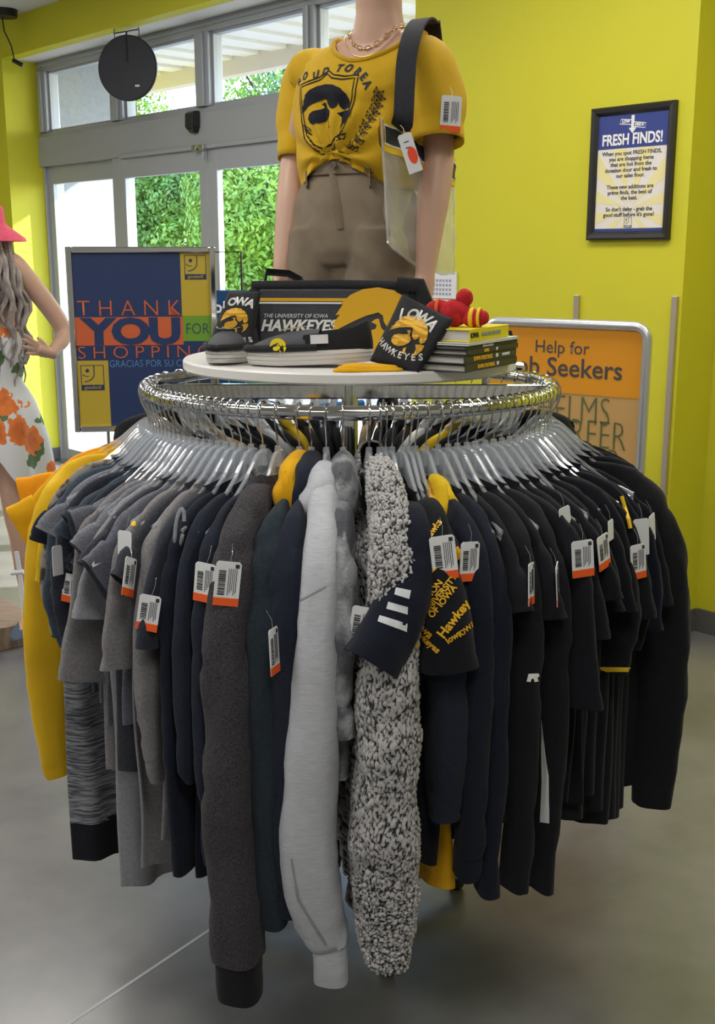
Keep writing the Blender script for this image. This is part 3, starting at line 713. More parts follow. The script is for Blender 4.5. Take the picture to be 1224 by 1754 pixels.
# --- towards the poster wall
G(7.6, 'tee', 't-shirt', 'navy', 'plain midnight navy tee squeezed beside the sherpa pullover', 1250, 1040, bt=.02, st=.012)
G(9.0, 'tee', 't-shirt', 'navy', 'navy tee with a slim dark collar behind the striped jersey', 1380, 1080, bt=.02, st=.012)
jer, jers = G(10.6, 'jersey', 'jersey', 'navy', 'black jersey with three white stripes on its flared sleeve', 1400, 1150, bt=.03, w1=.24,
    path=[(.15, 0, -.155), (.20, -.004, -.185), (.236, -.020, -.26), (.268, -.050, -.32), (.290, -.100, -.392)], rwk=[(0, .02), (.2, .05), (.45, .06), (.8, .058), (1, .056)], twk=[(0, .01), (.25, .028), (.5, .044), (1, .054)])
gt, gts = G(13.2, 'tee', 't-shirt', 'black', 'black tee covered in gold lettering with a tag on its sleeve', 1470, 1105, bt=.04,
    path=[(.14, 0, -.155), (.195, 0, -.18), (.232, .000, -.26), (.250, .004, -.33), (.258, .012, -.415)], rwk=[(0, .02), (.2, .05), (.5, .06), (1, .062)], twk=[(0, .012), (.2, .024), (.5, .036), (1, .054)])
G(14.9, 'long_sleeved_shirt', 'shirt', 'navy2', 'navy long-sleeved shirt hanging under the gold lettered tee', 1330, 1395, long=True, st=.036, sw=.05, bt=.03, r=.69)
G(16.4, 'tee', 't-shirt', 'gold', 'gold tee whose hem shows below the black ones', 1530, 1000, bt=.045, w1=.232, st=.010, xs=.84)
G(19.2, 'hooded_sweatshirt', 'sweatshirt', 'navy', 'midnight navy sweatshirt with a yellow hood lining, beside the gold lettered tee', 1450, 1500, long=True, r=.69, st=.030, sw=.05, bt=.035, cuff=.05, hood='yell2', hoodkw=dict(s0=.055, size=(.050, .026, .040), z=-.138))
RIGHT = [
 (22.4, 'long_sleeved_shirt', 'shirt', 'navy', 'black long-sleeved shirt', dict(hem=1440, sl=1525, st=.022, sw=.046, bt=.028)),
 (25.2, 'tee', 't-shirt', 'black', 'plain black tee', dict(hem=1400, sl=1050)),
 (27.8, 'track_jacket', 'jacket', 'black', 'black track jacket with a white stripe down its sleeve', dict(hem=1390, sl=1520, st=.024, sw=.05, long=True)),
 (30.6, 'tee', 't-shirt', 'black', 'black tee with a folded tag', dict(hem=1380, sl=1060)),
 (33.2, 'long_sleeved_shirt', 'shirt', 'black', 'black shirt with a slit cuff', dict(hem=1350, sl=1520, st=.02, sw=.05, long=True)),
 (36.4, 'athletic_shirt', 'shirt', 'black', 'black athletic shirt with white emblem on its sleeve', dict(hem=1340, sl=1200, sw=.062, st=.02, long=False, out=.004)),
 (39.4, 'tee', 't-shirt', 'black2', 'soft black tee with a turned-up collar', dict(hem=1380, sl=1090, sw=.05)),
 (42.4, 'tee', 't-shirt', 'black', 'black tee with a dangling white tag', dict(hem=1390, sl=1030, sw=.05)),
 (45.4, 'sweatshirt', 'sweatshirt', 'black2', 'soft black sweatshirt', dict(bt=0.046, sw=0.048, long=False, xs=0.93, hem=1400, sl=1050, st=.018)),
 (48.6, 'tee', 't-shirt', 'black', 'black tee with a flat barcode tag', dict(bt=0.046, xs=0.93, hem=1380, sl=1050)),
 (52.0, 'tee', 't-shirt', 'black', 'black tee with yellow piping along its sleeve hem', dict(bt=0.046, xs=0.93, hem=1390, sl=1150, sw=.055)),
 (55.4, 'tee', 't-shirt', 'black2', 'soft black tee with a small edge-on tag', dict(bt=0.046, xs=0.93, hem=1405, sl=1060)),
 (58.8, 'tee', 't-shirt', 'black', 'black tee with a straight hem', dict(bt=0.046, xs=0.93, hem=1420, sl=1110, sw=.05)),
 (62.4, 'hooded_sweatshirt', 'sweatshirt', 'navy', 'black hoodie with yellow drawcord and large tags', dict(bt=0.046, xs=0.93, hem=1400, sl=1080, long=False, sw=.048)),
 (66.4, 'tee', 't-shirt', 'black2', 'soft black tee with a cropped sleeve', dict(bt=0.046, xs=0.93, hem=1395, sl=1040)),
 (71.5, 'hooded_sweatshirt', 'sweatshirt', 'black2', 'long soft black hoodie', dict(hem=1340, sl=1372, long=True, out=.035, sw=.062, st=.035, bt=.06, w0=.25, w1=.27, fold=.012)),
 (79.0, 'sweatshirt', 'sweatshirt', 'black', 'black sweatshirt hidden behind the long soft black hoodie', dict(hem=1300, sl=1330, long=True)),
]
run(RIGHT, 'outward from the navy sweatshirt')

# --- the far half of the rack, seen between rail and hangers
BK = [('black', 'tee'), ('black2', 'hooded_sweatshirt'), ('cream', 'shirt'), ('grey', 'sweatshirt'), ('black', 'tee'), ('navy2', 'sweatshirt'), ('black2', 'tee'), ('yell2', 'tee'), ('black', 'shirt'), ('white', 'tee'), ('black', 'tee')]
cn = {'black': 'black', 'black2': 'soft black', 'cream': 'tan', 'grey': 'grey', 'navy2': 'navy', 'yell2': 'yellow', 'white': 'white'}
back_th = [88.0, 97.0, 106.0] + [114 + 6.0 * i for i in range(23)] + [-105.5, -99.5]
for i, t in enumerate(back_th):
    fb, nm = BK[i % len(BK)] if 114 <= t <= 246 else ('black2' if i == 2 else 'black', 'hooded_sweatshirt' if i == 2 or t < 0 else 'tee')
    ct = {'tee': 't-shirt', 'hooded_sweatshirt': 'sweatshirt', 'sweatshirt': 'sweatshirt', 'shirt': 'shirt'}[nm]
    l = '%s %s on the far side of the rack, %s past the long hoodie' % (cn[fb], nm.replace('_', ' ').replace('hooded sweatshirt', 'hoodie'), ORD[i] if i < len(ORD) else 'last') if t > 0 else '%s %s on the far side of the rack behind the orange tees, %s' % (cn[fb], 'hoodie', 'beside them' if t > -103 else 'farther round')
    garment(nm, ct, t, fb, l, -.95, -.42, bt=.035, hidden=True, hood=True if nm == 'hooded_sweatshirt' else None, dz=.0)
    hanger(t, 'far side clear hanger holding the ' + l.split(' on the far')[0] + (', %s past the long hoodie' % ORD[i] if t > 0 and i < len(ORD) else ', ' + l.split(', ')[-1]))
# ------------------------------------------------------------------ emblems
CREST = [(515, 457), (530, 425), (512, 430), (548, 385), (530, 388), (560, 345), (548, 345), (590, 308), (640, 286), (700, 279), (760, 290), (812, 320), (848, 362), (866, 412), (862, 448), (838, 464), (822, 462), (806, 440), (800, 412), (790, 440), (768, 456), (742, 444), (722, 412), (718, 388), (700, 376), (650, 390), (600, 412), (552, 436)]
FACE = [(702, 400), (712, 436), (744, 468), (738, 498), (712, 528), (672, 547), (630, 549), (596, 534), (580, 506), (592, 476), (622, 458), (656, 452), (690, 440), (694, 424), (672, 414), (690, 402)]
NECKP = [(796, 487), (830, 474), (872, 468), (872, 506), (846, 556), (802, 590), (822, 552), (818, 514)]
DOTP = [(722, 545), (742, 530), (748, 560), (760, 575), (744, 590), (726, 572)]
def hawk_polys(w, flip=False):
    k = w / 360.0; f = -1 if flip else 1
    return [[(f * (x - 692) * k, (434 - y) * k) for x, y in P] for P in (CREST, FACE, NECKP, DOTP)]
def hawk(mb, w, M=None, thick=.0006):
    for P in hawk_polys(w): mb.poly(P, M, thick)
    return mb
def smile_logo(parent, w, dark, m_text, M, name='emblem'):
    """square emblem: half a smiling face in the corner of a box above a name bar"""
    h = w * 1.12; b = MB(); t = w * .045
    b.strip([(-w / 2, h / 2), (w / 2, h / 2), (w / 2, -h / 2), (-w / 2, -h / 2)], t, M, closed=True)
    b.poly([(-w / 2, -h / 2), (w / 2, -h / 2), (w / 2, -h / 2 + w * .24), (-w / 2, -h / 2 + w * .24)], M)
    cx, cy = -w * .42, h / 2 - w * .38
    arc = [(cx + w * .5, h / 2)] + [(cx + w * .5 * math.cos(a), cy + w * .36 * math.sin(a)) for a in np.linspace(0, -1.45, 9)]
    b.strip(arc, t, M)
    b.strip([(-w * .44 + w * .28 * u, cy - w * .05 - w * .10 * math.sin(u * 2.2) + w * .03) for u in np.linspace(0, 1, 6)], t * .8, M)
    b.poly([(-w * .22 + w * .085 * math.cos(a), h / 2 - w * .24 + w * .085 * math.sin(a)) for a in np.linspace(0, 6.28, 15)[:-1]], M)
    o = b.build(name, dark, parent, smooth=False)
    me = text_mesh('goodwill', w * .22, offset=.001 * w, extrude=.0003); me.transform(M @ Matrix.Translation((0, -.001, -h / 2 + w * .12)) @ Matrix.Rotation(math.pi / 2, 4, 'X'))
    link('lettering', me, m_text, o)
    return o
UP = Matrix.Rotation(math.pi / 2, 4, 'X')

# ------------------------------------------------------------------ what stands on the round top
DTOP = DZ
# stadium seat back
p0, p1 = atY(440, 495, 2.53), atY(703, 495, 2.50); cen = (p0 + p1) / 2; sw_ = (p1 - p0).length; sh = p0.z - DTOP + .004
seat = empty('stadium_seat', (cen.x, cen.y, DTOP), math.atan2(p1.y - p0.y, p1.x - p0.x), 'dark grey padded stadium seat with white slanted lettering standing across the round top', 'stadium seat')
BLKF = fab('black_nylon', (26, 28, 32), (32, 34, 38), rough=.7)
GREYV = fab('charcoal_vinyl', (66, 67, 74), (72, 73, 80), rough=.6, bump=.1)
LEAN = Matrix.Rotation(R(-5), 4, 'X')
MB().box((0, .018, sh / 2), (sw_, .03, sh), None).build('padded_panel', GREYV, seat, smooth=True, bevel=.008)
MB().tube([(-sw_ / 2 - .012, .016, sh), (0, .016, sh + .003), (sw_ / 2 + .012, .016, sh)], .013, 12).build('top_binding', BLKF, seat)
for s_ in (-1, 1): MB().box((s_ * (sw_ / 2 + .008), .018, sh / 2), (.026, .036, sh - .004)).build('side_binding', BLKF, seat, bevel=.008)
MB().span((-sw_ / 2 + .003, .0015, sh - .030), (sw_ / 2 - .003, .004, sh - .0235)).build('gold_stripe', GOLD, seat, smooth=False)
MB().span((-sw_ / 2 + .003, .0015, sh - .036), (sw_ / 2 - .003, .004, sh - .032)).build('white_stripe', WHITE, seat, smooth=False)
text('lettering', 'THE UNIVERSITY OF IOWA', .0125, WHITE, seat, (-.085, .0015, sh * .60), shear=.25, sx=.95)
text('lettering', 'HAWKEYES', .034, WHITE, seat, (-.080, .0015, sh * .46), shear=.3, offset=.0012, sx=.95)
hk = MB(); hawk(hk, .20, Matrix.Translation((sw_ / 2 - .075, .0008, sh * .45))); hk.build('emblem', GOLD, seat, smooth=False)
MB().tube([(-sw_ / 2 + .01, .03, sh - .01), (-sw_ / 2 + .012, .06, sh + .032), (-sw_ / 2 + .06, .075, sh + .028), (-sw_ / 2 + .09, .07, sh + .012), (-sw_ / 2 + .10, .04, sh - .006)], .012, 8, flat=.3, up=(0, 1, 0)).build('carry_strap', BLKF, seat)
MB().tube([(sw_ / 2 - .03, .0, sh + .006), (sw_ / 2 + .02, -.002, sh + .004), (sw_ / 2 + .032, -.004, sh - .03), (sw_ / 2 + .03, -.004, sh - .07)], .017, 10, flat=.6).build('carry_strap', BLKF, seat)

def pouch(corners, Y, label, name='fabric_pouch', iowa=True, mirror=False, lean=.05):
    """soft flat pouch leaning on the seat: corners in order top-left, top-right, bottom-right, bottom-left"""
    P = [atY(px, py, y) for (px, py), y in zip(corners, Y)]
    c = (P[0] + P[1] + P[2] + P[3]) / 4; ex = ((P[1] - P[0]) + (P[2] - P[3])); ez0 = ((P[0] - P[3]) + (P[1] - P[2])); w, h = ex.length / 2, ez0.length / 2; ex.normalize()
    ez = (ez0 - ex * ez0.dot(ex)).normalized(); ey = ez.cross(ex)
    Mx = Matrix((ex, ey, ez)).transposed().to_4x4(); Mx.translation = c
    e = empty(name, c, 0, label, 'pouch'); e.rotation_euler = Mx.to_euler()
    n = 18; b = MB()
    bl = lambda u, v: P[3] * (1 - u) * (1 - v) + P[2] * u * (1 - v) + P[0] * (1 - u) * v + P[1] * u * v
    inv = Mx.inverted()
    for sgn in (-1, 1):
        rows = []
        for i in range(n):
            row = []
            for j in range(n):
                u, v = i / (n - 1), j / (n - 1); q = inv @ bl(u, v); e_ = (max(0, 1 - abs(2 * u - 1) ** 3) * max(0, 1 - abs(2 * v - 1) ** 3)) ** .6
                q.y += sgn * (.003 + .011 * e_) + .003 * mnoise.noise(q * 25)
                row.append(tuple(q))
            rows.append(row)
        b.rings(rows, closed=False)
    o = b.build('pouch_body', BLKF, e, sharp=180)
    bm = bmesh.new(); bm.from_mesh(o.data); bmesh.ops.remove_doubles(bm, verts=bm.verts, dist=.0001)
    bed = [ed for ed in bm.edges if ed.is_boundary]
    if bed: bmesh.ops.bridge_loops(bm, edges=bed)
    bmesh.ops.recalc_face_normals(bm, faces=bm.faces); bm.to_mesh(o.data); bm.free(); o.data.shade_smooth()
    tree_ = BVHTree.FromPolygons([v.co for v in o.data.vertices], [p.vertices for p in o.data.polygons])
    def stick(me, off=.0012):
        bm = bmesh.new(); bm.from_mesh(me)
        for _ in range(3):
            le = [ed for ed in bm.edges if ed.calc_length() > .008]
            if not le: break
            bmesh.ops.subdivide_edges(bm, edges=le, cuts=1); bmesh.ops.triangulate(bm, faces=[f for f in bm.faces if len(f.verts) > 4])
        for v in bm.verts:
            hit = tree_.ray_cast(Vector((v.co.x, -.2, v.co.z)), Vector((0, 1, 0)))
            if hit[0] is not None: v.co.y = hit[0].y - off
        bm.to_mesh(me); bm.free()
    def arc_text(body, size, rad, cz, flip, off=.0022):
        n_ = len(body)
        for i, ch in enumerate(body):
            a = (i - (n_ - 1) / 2) * size * .82 / rad
            me = text_mesh(ch, size, offset=.0012 if not flip else .0006, extrude=.0001)
            me.transform(Matrix.Translation(((rad * math.sin(a)), 0, cz + (rad * (math.cos(a) - 1) * (1 if not flip else -1)))) @ Matrix.Rotation(a * (1 if not flip else -1), 4, 'Y') @ UP)
            stick(me); yield me
    ob = MB()
    for me in list(arc_text('IOWA', min(h * .24, w * .30), h * .75, h * .30, False)) + list(arc_text('HAWKEYES', min(h * .135, w * .16), h * .8, -h * .33, True)):
        bse = len(ob.v); ob.v += [tuple(v.co) for v in me.vertices]; fs = [tuple(bse + i for i in p.vertices) for p in me.polygons]; ob.f += fs; ob.mi += [0] * len(fs); bpy.data.meshes.remove(me)
    ob.build('lettering', WHITE, e, smooth=False, fix=False)
    hb = MB(); hawk(hb, w * .74, Matrix.Translation((0, 0, -h * .0)), .0001); ho = hb.build('emblem', GOLD, e, smooth=False, fix=False); stick(ho.data)
    return e
pouch([(690, 505), (776, 548), (716, 640), (634, 618)], [2.35, 2.25, 2.235, 2.30], 'black fabric pouch with white lettering and gold bird emblem tilted beside the books')
pouch([(392, 500), (446, 500), (428, 606), (352, 606)], [2.50, 2.47, 2.42, 2.44], 'black fabric pouch with gold emblem behind the shoe, near the thank-you sign')

# a pair of shoes
RUB = mat('white_rubber', (206, 202, 198), .55); INS = mat('grey_felt', (78, 78, 84), .85)
def outline(n=40, L=.265):
    pts = []
    for i in range(n):
        a = 2 * math.pi * i / n; x = L / 2 * (1 - math.cos(a)); t = x / L
        w = .050 * (math.sin(math.pi * min(1, max(0, t)) ** .85) ** .45) * (.80 + .28 * t) if 0 < t < 1 else 0
        pts.append((x, (1 if math.sin(a) >= 0 else -1) * w))
    return pts
def shoe(loc, rz, label, pitch=0.0, emblem=True):
    e = empty('slip_on_shoe', loc, rz, label, 'shoe', 'pair of slip-on shoes'); e.rotation_euler = (0, pitch, rz)
    ol = outline(); b = MB(); rows = []
    for z, k in ((0, .94), (.002, .985), (.009, 1.0), (.0095, .975), (.0105, .975), (.011, 1.0), (.018, 1.0), (.0185, .978), (.0195, .978), (.02, 1.0), (.028, .99), (.03, .95)):
        rows.append([(.1325 + (x - .1325) * k, y * k, z + .012 * max(0, x / .265 - .75) * 4 * .3) for x, y in ol])
    b.rings(rows, True, True, True); b.build('sole', RUB, e, sharp=60)
    v = MB(); rows = []          # vamp over the toes, opening behind
    for i in range(15):
        t = i / 14; x = .258 - t * .150; xx = min(.2649, x + .004); k = min(ol, key=lambda p: abs(p[0] - x)); w = max(.006, abs(np.interp(xx, [p[0] for p in ol[:21]], [abs(p[1]) for p in ol[:21]])) * .97)
        h = .008 + .034 * math.sin(min(1, t * 1.05) * math.pi / 2) ** .7
        rows.append([(x, w * math.cos(a), .028 + h * math.sin(a) ** .75) for a in np.linspace(0, math.pi, 17)])
    rows.append([(p[0] + .002, p[1] * .93, .028 + (p[2] - .028) * .93) for p in rows[-1]])
    v.rings(rows, closed=False); v.build('vamp', INS, e, sharp=80)
    s = MB(); rows = []          # quarter: wall round the heel
    hh = [i for i in range(len(ol)) if ol[i][0] < .150]; hh = sorted(hh, key=lambda i: (ol[i][1] < 0, ol[i][0] if ol[i][1] < 0 else -ol[i][0]))
    for i in hh:
        x, y = ol[i]; t = x / .15; top = .044 - .010 * t + .012 * math.exp(-(x / .025) ** 2)
        rows.append([(x * 1.0, y * .97, .026), (x, y * .985, .04), (.004 + x, y * .94, .026 + top * .8), (.007 + x * .985, y * .9, .026 + top), (.010 + x * .98, y * .84, .024 + top * .9), (.010 + x * .98, y * .84, .03)])
    s.rings(rows, closed=False); s.build('heel_quarter', BLKF, e, sharp=80)
    fx = MB(); fx.tube([(.262, 0, .034)] + [(x, y * 1.0, .036) for x, y in sorted([p for p in ol if p[1] > 0 and p[0] > .11], key=lambda p: -p[0])], .0075, 8); fx.tube([(.262, 0, .034)] + [(x, y * 1.0, .036) for x, y in sorted([p for p in ol if p[1] < 0 and p[0] > .11], key=lambda p: -p[0])], .0075, 8); fx.build('foxing_band', BLKF, e)
    MB().poly([(.1325 + (x - .1325) * .85, y * .85) for x, y in ol], Matrix.Translation((0, 0, .034)) @ Matrix.Rotation(-math.pi / 2, 4, 'X')).build('insole', INS, e, smooth=False)
    if emblem:
        c = Matrix.Translation((.165, 0, .0735)) @ Matrix.Rotation(R(6), 4, 'Y') @ Matrix.Rotation(-math.pi / 2, 4, 'X') @ Matrix.Rotation(math.pi, 4, 'Y')
        m = MB(); m.strip([(.028 * math.cos(a), .026 * math.sin(a)) for a in np.linspace(0, 6.283, 29)[:-1]], .003, c, closed=True); hawk(m, .036, c); m.build('emblem', mat('tan_print', (168, 160, 112), .7), e, smooth=False)
    return e
sp = atZ(418, 634, DTOP); t_ = atZ(600, 630, DTOP)
s1 = shoe(atZ(640, 628, DTOP) + Vector((0, .0, 0.012)), math.pi + R(-5), 'slip-on shoe lying sideways at the front of the round top, toe towards the window', pitch=R(2.6))
side = MB(); hawk(side, .034, Matrix.Translation((.19, .0545, .043)) @ Matrix.Rotation(math.pi, 4, 'Z')); side.build('side_emblem', mat('bright_yellow_print', (236, 214, 30), .6), s1, smooth=False)
MB().box((.105, .0505, .052), (.036, .002, .018)).build('size_label', CARD, s1, smooth=False)
s2p = atZ(390, 622, DTOP)
s2 = shoe(s2p + Vector((.03, .19, .002)), R(-100), 'slip-on shoe with its toe pointing at the aisle in front of a black pouch', pitch=R(0))
# the folded gold cloth under the pouch
g = MB(); c_ = atZ(622, 639, DTOP); rows = []
tri = [(.062 * math.cos(a) * (1 + .28 * math.cos(3 * a + .4)), .036 * math.sin(a) * (1 + .28 * math.cos(3 * a + .4))) for a in np.linspace(0, 2 * np.pi, 49)[:-1]]
for z, k in ((.0008, 1), (.003, 1.02), (.0055, .97), (.006, .9), (.009, .86), (.011, .8), (.0125, .6), (.013, .2)):
    rows.append([(c_.x + x * k, c_.y + .045 + y * k, DTOP + z + (.003 * mnoise.noise(Vector((x * 40, y * 40, 2))) if z > .004 else 0)) for x, y in tri])
g.rings(rows, True, True, True); ge = tag(g.build('folded_cloth', F_['gold'], sharp=80), 'small folded gold cloth lying under the tilted black pouch', 'cloth')

# books
c0, c1 = atZ(797, 639, DTOP), atZ(885, 622, DTOP); bd = (c1 - c0); bl_ = bd.length; brz = math.atan2(bd.y, bd.x)
PAGE = mat('book_pages', (206, 202, 194), .8, col2=(186, 182, 174), vscale=6, stretch=(1, 1, 240))
DKC = mat('dark_book_cover', (48, 46, 46), .45); YC = mat('yellow_book_cover', (222, 206, 40), .45); WC = mat('pale_book_cover', (206, 206, 200), .5)
def book(z, h, w, l, cover, label, dx=0.0, dy=0.0, rot=0.0, spine=None, tcol=None, hard=.0025):
    o = c0 + Vector((math.cos(brz), math.sin(brz), 0)) * dx + Vector((-math.sin(brz), math.cos(brz), 0)) * dy
    e = empty('book', (o.x, o.y, DTOP + z), brz + rot, label, 'book', None)
    cv = MB(); cv.span((0, 0, 0), (l, w, hard)).span((0, 0, h - hard), (l, w, h)).span((0, 0, hard), (l, hard, h - hard)); cv.build('cover', cover, e, smooth=False, bevel=.0008)
    MB().span((.004, hard, hard), (l - .004, w - .004, h - hard)).build('page_block', PAGE, e, smooth=False)
    if spine:
        for tx, x, sz, m_, al in spine: text('spine_lettering', tx, sz, m_, e, (x, -.0006, h / 2), align=al, offset=.0004)
    return e
book(0, .0155, .15, bl_, DKC, 'dark-covered book at the bottom of the stack on the round top', spine=[('IOWA FOOTBALL', bl_ * .38, .010, GOLD, 'CENTER'), ('09', bl_ * .60, .010, WHITE, 'CENTER')])
book(.016, .0165, .15, bl_, DKC, 'dark-covered book second from the bottom of the stack', dx=-.003, dy=.001, spine=[('IOWA FOOTBALL', bl_ * .34, .011, GOLD, 'CENTER'), ('08', bl_ * .60, .010, WHITE, 'CENTER'), ('HAWKEYES', bl_ * .78, .007, CARD, 'CENTER')])
book(.033, .0105, .15, bl_, DKC, 'thin dark book in the middle of the stack', dx=.002, dy=-.001, spine=[('IOWA', bl_ * .36, .008, GOLD, 'CENTER'), ('07', bl_ * .56, .008, WHITE, 'CENTER')])
book(.044, .0075, .15, bl_, DKC, 'thinnest dark book near the top of the stack', dx=0, dy=0, spine=[('IOWA HAWKEYES', bl_ * .4, .006, CARD, 'CENTER')])
book(.052, .006, .155, bl_ * .98, WC, 'pale thin booklet under the yellow book', dx=-.002, dy=-.004)
book(.0585, .025, .125, bl_ * .80, YC, 'thick yellow-spined paperback on top of the stack', dx=.012, dy=-.002, rot=R(2), spine=[('IOWA', bl_ * .09, .014, BLACK, 'CENTER'), ('HAWKEYE STORIES', bl_ * .42, .011, mat('grey_print', (150, 160, 140), .6), 'CENTER')])
cvp = mat('book_cover_art', (196, 120, 90), .5, col2=(150, 60, 60), vscale=14)
for o in COL.objects:
    pass
# red plush toy on the books
pl = c0 + Vector((math.cos(brz), math.sin(brz), 0)) * .085 + Vector((-math.sin(brz), math.cos(brz), 0)) * .06
ty = empty('plush_toy', (pl.x, pl.y, DTOP + .0838), R(-20), 'red plush toy with yellow bands lying on the yellow paperback', 'plush toy'); ty.scale = (.84, .84, .84)
RED = fab('red_plush', (176, 30, 40), (196, 44, 50), vscale=60, bump=.6, bscale=220)
def blob(c, r, seg=20):
    rows = []
    for i in range(13):
        a = math.pi * i / 12; rows.append([(c[0] + r[0] * math.sin(a) * math.cos(q) , c[1] + r[1] * math.sin(a) * math.sin(q), c[2] - r[2] * math.cos(a)) for q in np.linspace(0, 2 * np.pi, seg, endpoint=False)])
    m = MB(); m.rings(rows); m.v = [tuple(Vector(p) + Vector((1, 1, 1)) * .004 * mnoise.noise(Vector(p) * 45)) for p in m.v]; return m
blob((-.01, 0, .032), (.04, .032, .032)).build('body', RED, ty)
blob((.012, .005, .068), (.021, .018, .022)).build('head', RED, ty)
blob((-.052, .0, .042), (.032, .018, .02)).build('arm', RED, ty)
a_ = blob((.045, -.012, .022), (.034, .02, .021)).build('arm', RED, ty)
for x in (.036, .054):
    MB().tube([(x + .0, -.012 + .0215 * math.cos(q), .022 + .0222 * math.sin(q)) for q in np.linspace(0, 6.283, 22)[:-1]], .0055 if x < .05 else .004, 8, closed=True, flat=.6).build('yellow_band', YTAG, a_)
MB().tube([(-.052 + .0, .0 + .0195 * math.cos(q), .043 + .021 * math.sin(q)) for q in np.linspace(0, 6.283, 22)[:-1]], .004, 8, closed=True).build('yellow_band', mat('orange_band', (220, 110, 60), .8), ty)
bkl = c0 + Vector((math.cos(brz), math.sin(brz), 0)) * (bl_ + .012) + Vector((-math.sin(brz), math.cos(brz), 0)) * .03
be = MB(); be.tube([(bkl.x - .014, bkl.y, DTOP + .004), (bkl.x - .012, bkl.y, DTOP + .05), (bkl.x - .008, bkl.y, DTOP + .066), (bkl.x + .006, bkl.y, DTOP + .064), (bkl.x + .010, bkl.y, DTOP + .05), (bkl.x + .004, bkl.y, DTOP + .034), (bkl.x + .008, bkl.y + .01, DTOP + .006)], .0045, 8)
tag(be.build('wrist_cord', BLKF), 'looped black cord hanging at the far end of the book stack', 'cord')
# ------------------------------------------------------------------ the dressed mannequin on the round top
def fuse(name, mbs, m, parent, voxel, smooth=6, world=True):
    """melt overlapping lofts into one continuous skin"""
    b = MB()
    for x in mbs: b.add(x.v, x.f)
    o = b.build(name, m, parent)
    if world: o.data.transform(parent.matrix_basis.inverted())
    rm = o.modifiers.new('melt', 'REMESH'); rm.mode = 'VOXEL'; rm.voxel_size = voxel
    sm = o.modifiers.new('soft', 'SMOOTH'); sm.iterations = smooth; sm.factor = .5
    bpy.context.view_layer.update(); dg = bpy.context.evaluated_depsgraph_get()
    me = bpy.data.meshes.new_from_object(o.evaluated_get(dg)); o.modifiers.clear(); old = o.data; o.data = me; bpy.data.meshes.remove(old); me.shade_smooth()
    if not me.materials: me.materials.append(m)
    return o
MX = Matrix.Translation((-.004, 2.73, 0)) @ Matrix.Rotation(R(-30), 4, 'Z')     # mannequin's own axes: x to its left, y to its back
def loc2w(x, y, z): return MX @ Vector((x, y, z))
man = empty('mannequin', (-.004, 2.73, DTOP), 0, 'female mannequin in gold cropped tee and khaki shorts standing on the white round top', 'mannequin')
def eloft(rings, seg=40, p=1.0, caps=(True, True)):
    """rings: (cx, cy, z, half width, half depth) in the mannequin's axes"""
    b = MB(); rows = []
    for cx, cy, z, w, d in rings:
        row = []
        for k in range(seg):
            q = 2 * math.pi * k / seg; c, s = sup(np.array([q]), p); row.append(tuple(loc2w(cx + float(c[0]) * w, cy + float(s[0]) * d, z)))
        rows.append(row)
    return b.rings(rows, True, *caps)
def limb(pts, rad, seg=18):
    P = smooth_path([tuple(p) for p in pts], 22); u = np.linspace(0, 1, 22); r = np.interp(u, np.linspace(0, 1, len(rad)), rad)
    return MB().tube(P, list(r), seg)
def hand(wrist, fwd, side, out, curl=.25, s=1.0, splay=.0):
    """hand hanging from the wrist: fwd along the fingers, side towards the thumb, out is the back of the hand"""
    L_ = [limb([wrist - fwd * .02 * s, wrist + fwd * .025 * s, wrist + fwd * .075 * s], [.020 * s, .024 * s, .020 * s])]
    pal = MB(); rows = []
    for t, w, d in ((0, .020, .015), (.03, .030, .014), (.06, .036, .0125), (.085, .036, .011), (.092, .030, .008)):
        rows.append([tuple(wrist + fwd * t * s + side * (math.cos(q) * w * s) + out * (math.sin(q) * d * s)) for q in np.linspace(0, 2 * np.pi, 17)[:-1]])
    L_.append(pal.rings(rows, True, True, True))
    for k, (off, ln) in enumerate(((.026, .070), (.009, .078), (-.009, .073), (-.026, .058))):
        b = wrist + fwd * .078 * s + side * off * s; d0 = (fwd + side * (off * splay * 12)).normalized()
        p1 = b + d0 * ln * .42 * s; d1 = (d0 - out * curl).normalized(); p2 = p1 + d1 * ln * .33 * s; d2 = (d1 - out * curl).normalized(); p3 = p2 + d2 * ln * .27 * s
        L_.append(limb([b - d0 * .015 * s, b, p1, p2, p3], [.0085 * s, .0085 * s, .008 * s, .0073 * s, .0058 * s], 10))
    b = wrist + fwd * .022 * s + side * .022 * s; d0 = (fwd * .75 + side * .6 - out * .25).normalized(); p1 = b + d0 * .035 * s; p2 = p1 + (fwd * .9 + side * .25 - out * .2).normalized() * .03 * s
    L_.append(limb([b - side * .012 * s, b, p1, p2], [.012 * s, .0115 * s, .0095 * s, .007 * s], 10))
    return L_
N_ = (.046, .026)                                                                # the neck leans away from the hips
torso = eloft([(-.0, 0, 1.60, .12, .095), (0, 0, 1.68, .150, .105), (0, 0, 1.74, .142, .10), (.012, .006, 1.83, .112, .082), (.022, .012, 1.92, .128, .092), (.032, .016, 1.99, .150, .092), (.040, .024, 2.05, .158, .068), (.044, .028, 2.085, .130, .054), (.046, .028, 2.108, .070, .052)])
neck_ = eloft([(.044, .028, 2.07, .075, .058), (.046, .026, 2.11, .062, .055), (.048, .022, 2.15, .053, .051), (.050, .016, 2.20, .052, .052), (.051, .012, 2.24, .056, .058), (.051, .0, 2.29, .064, .078)])
jaw = MB(); rows_ = []
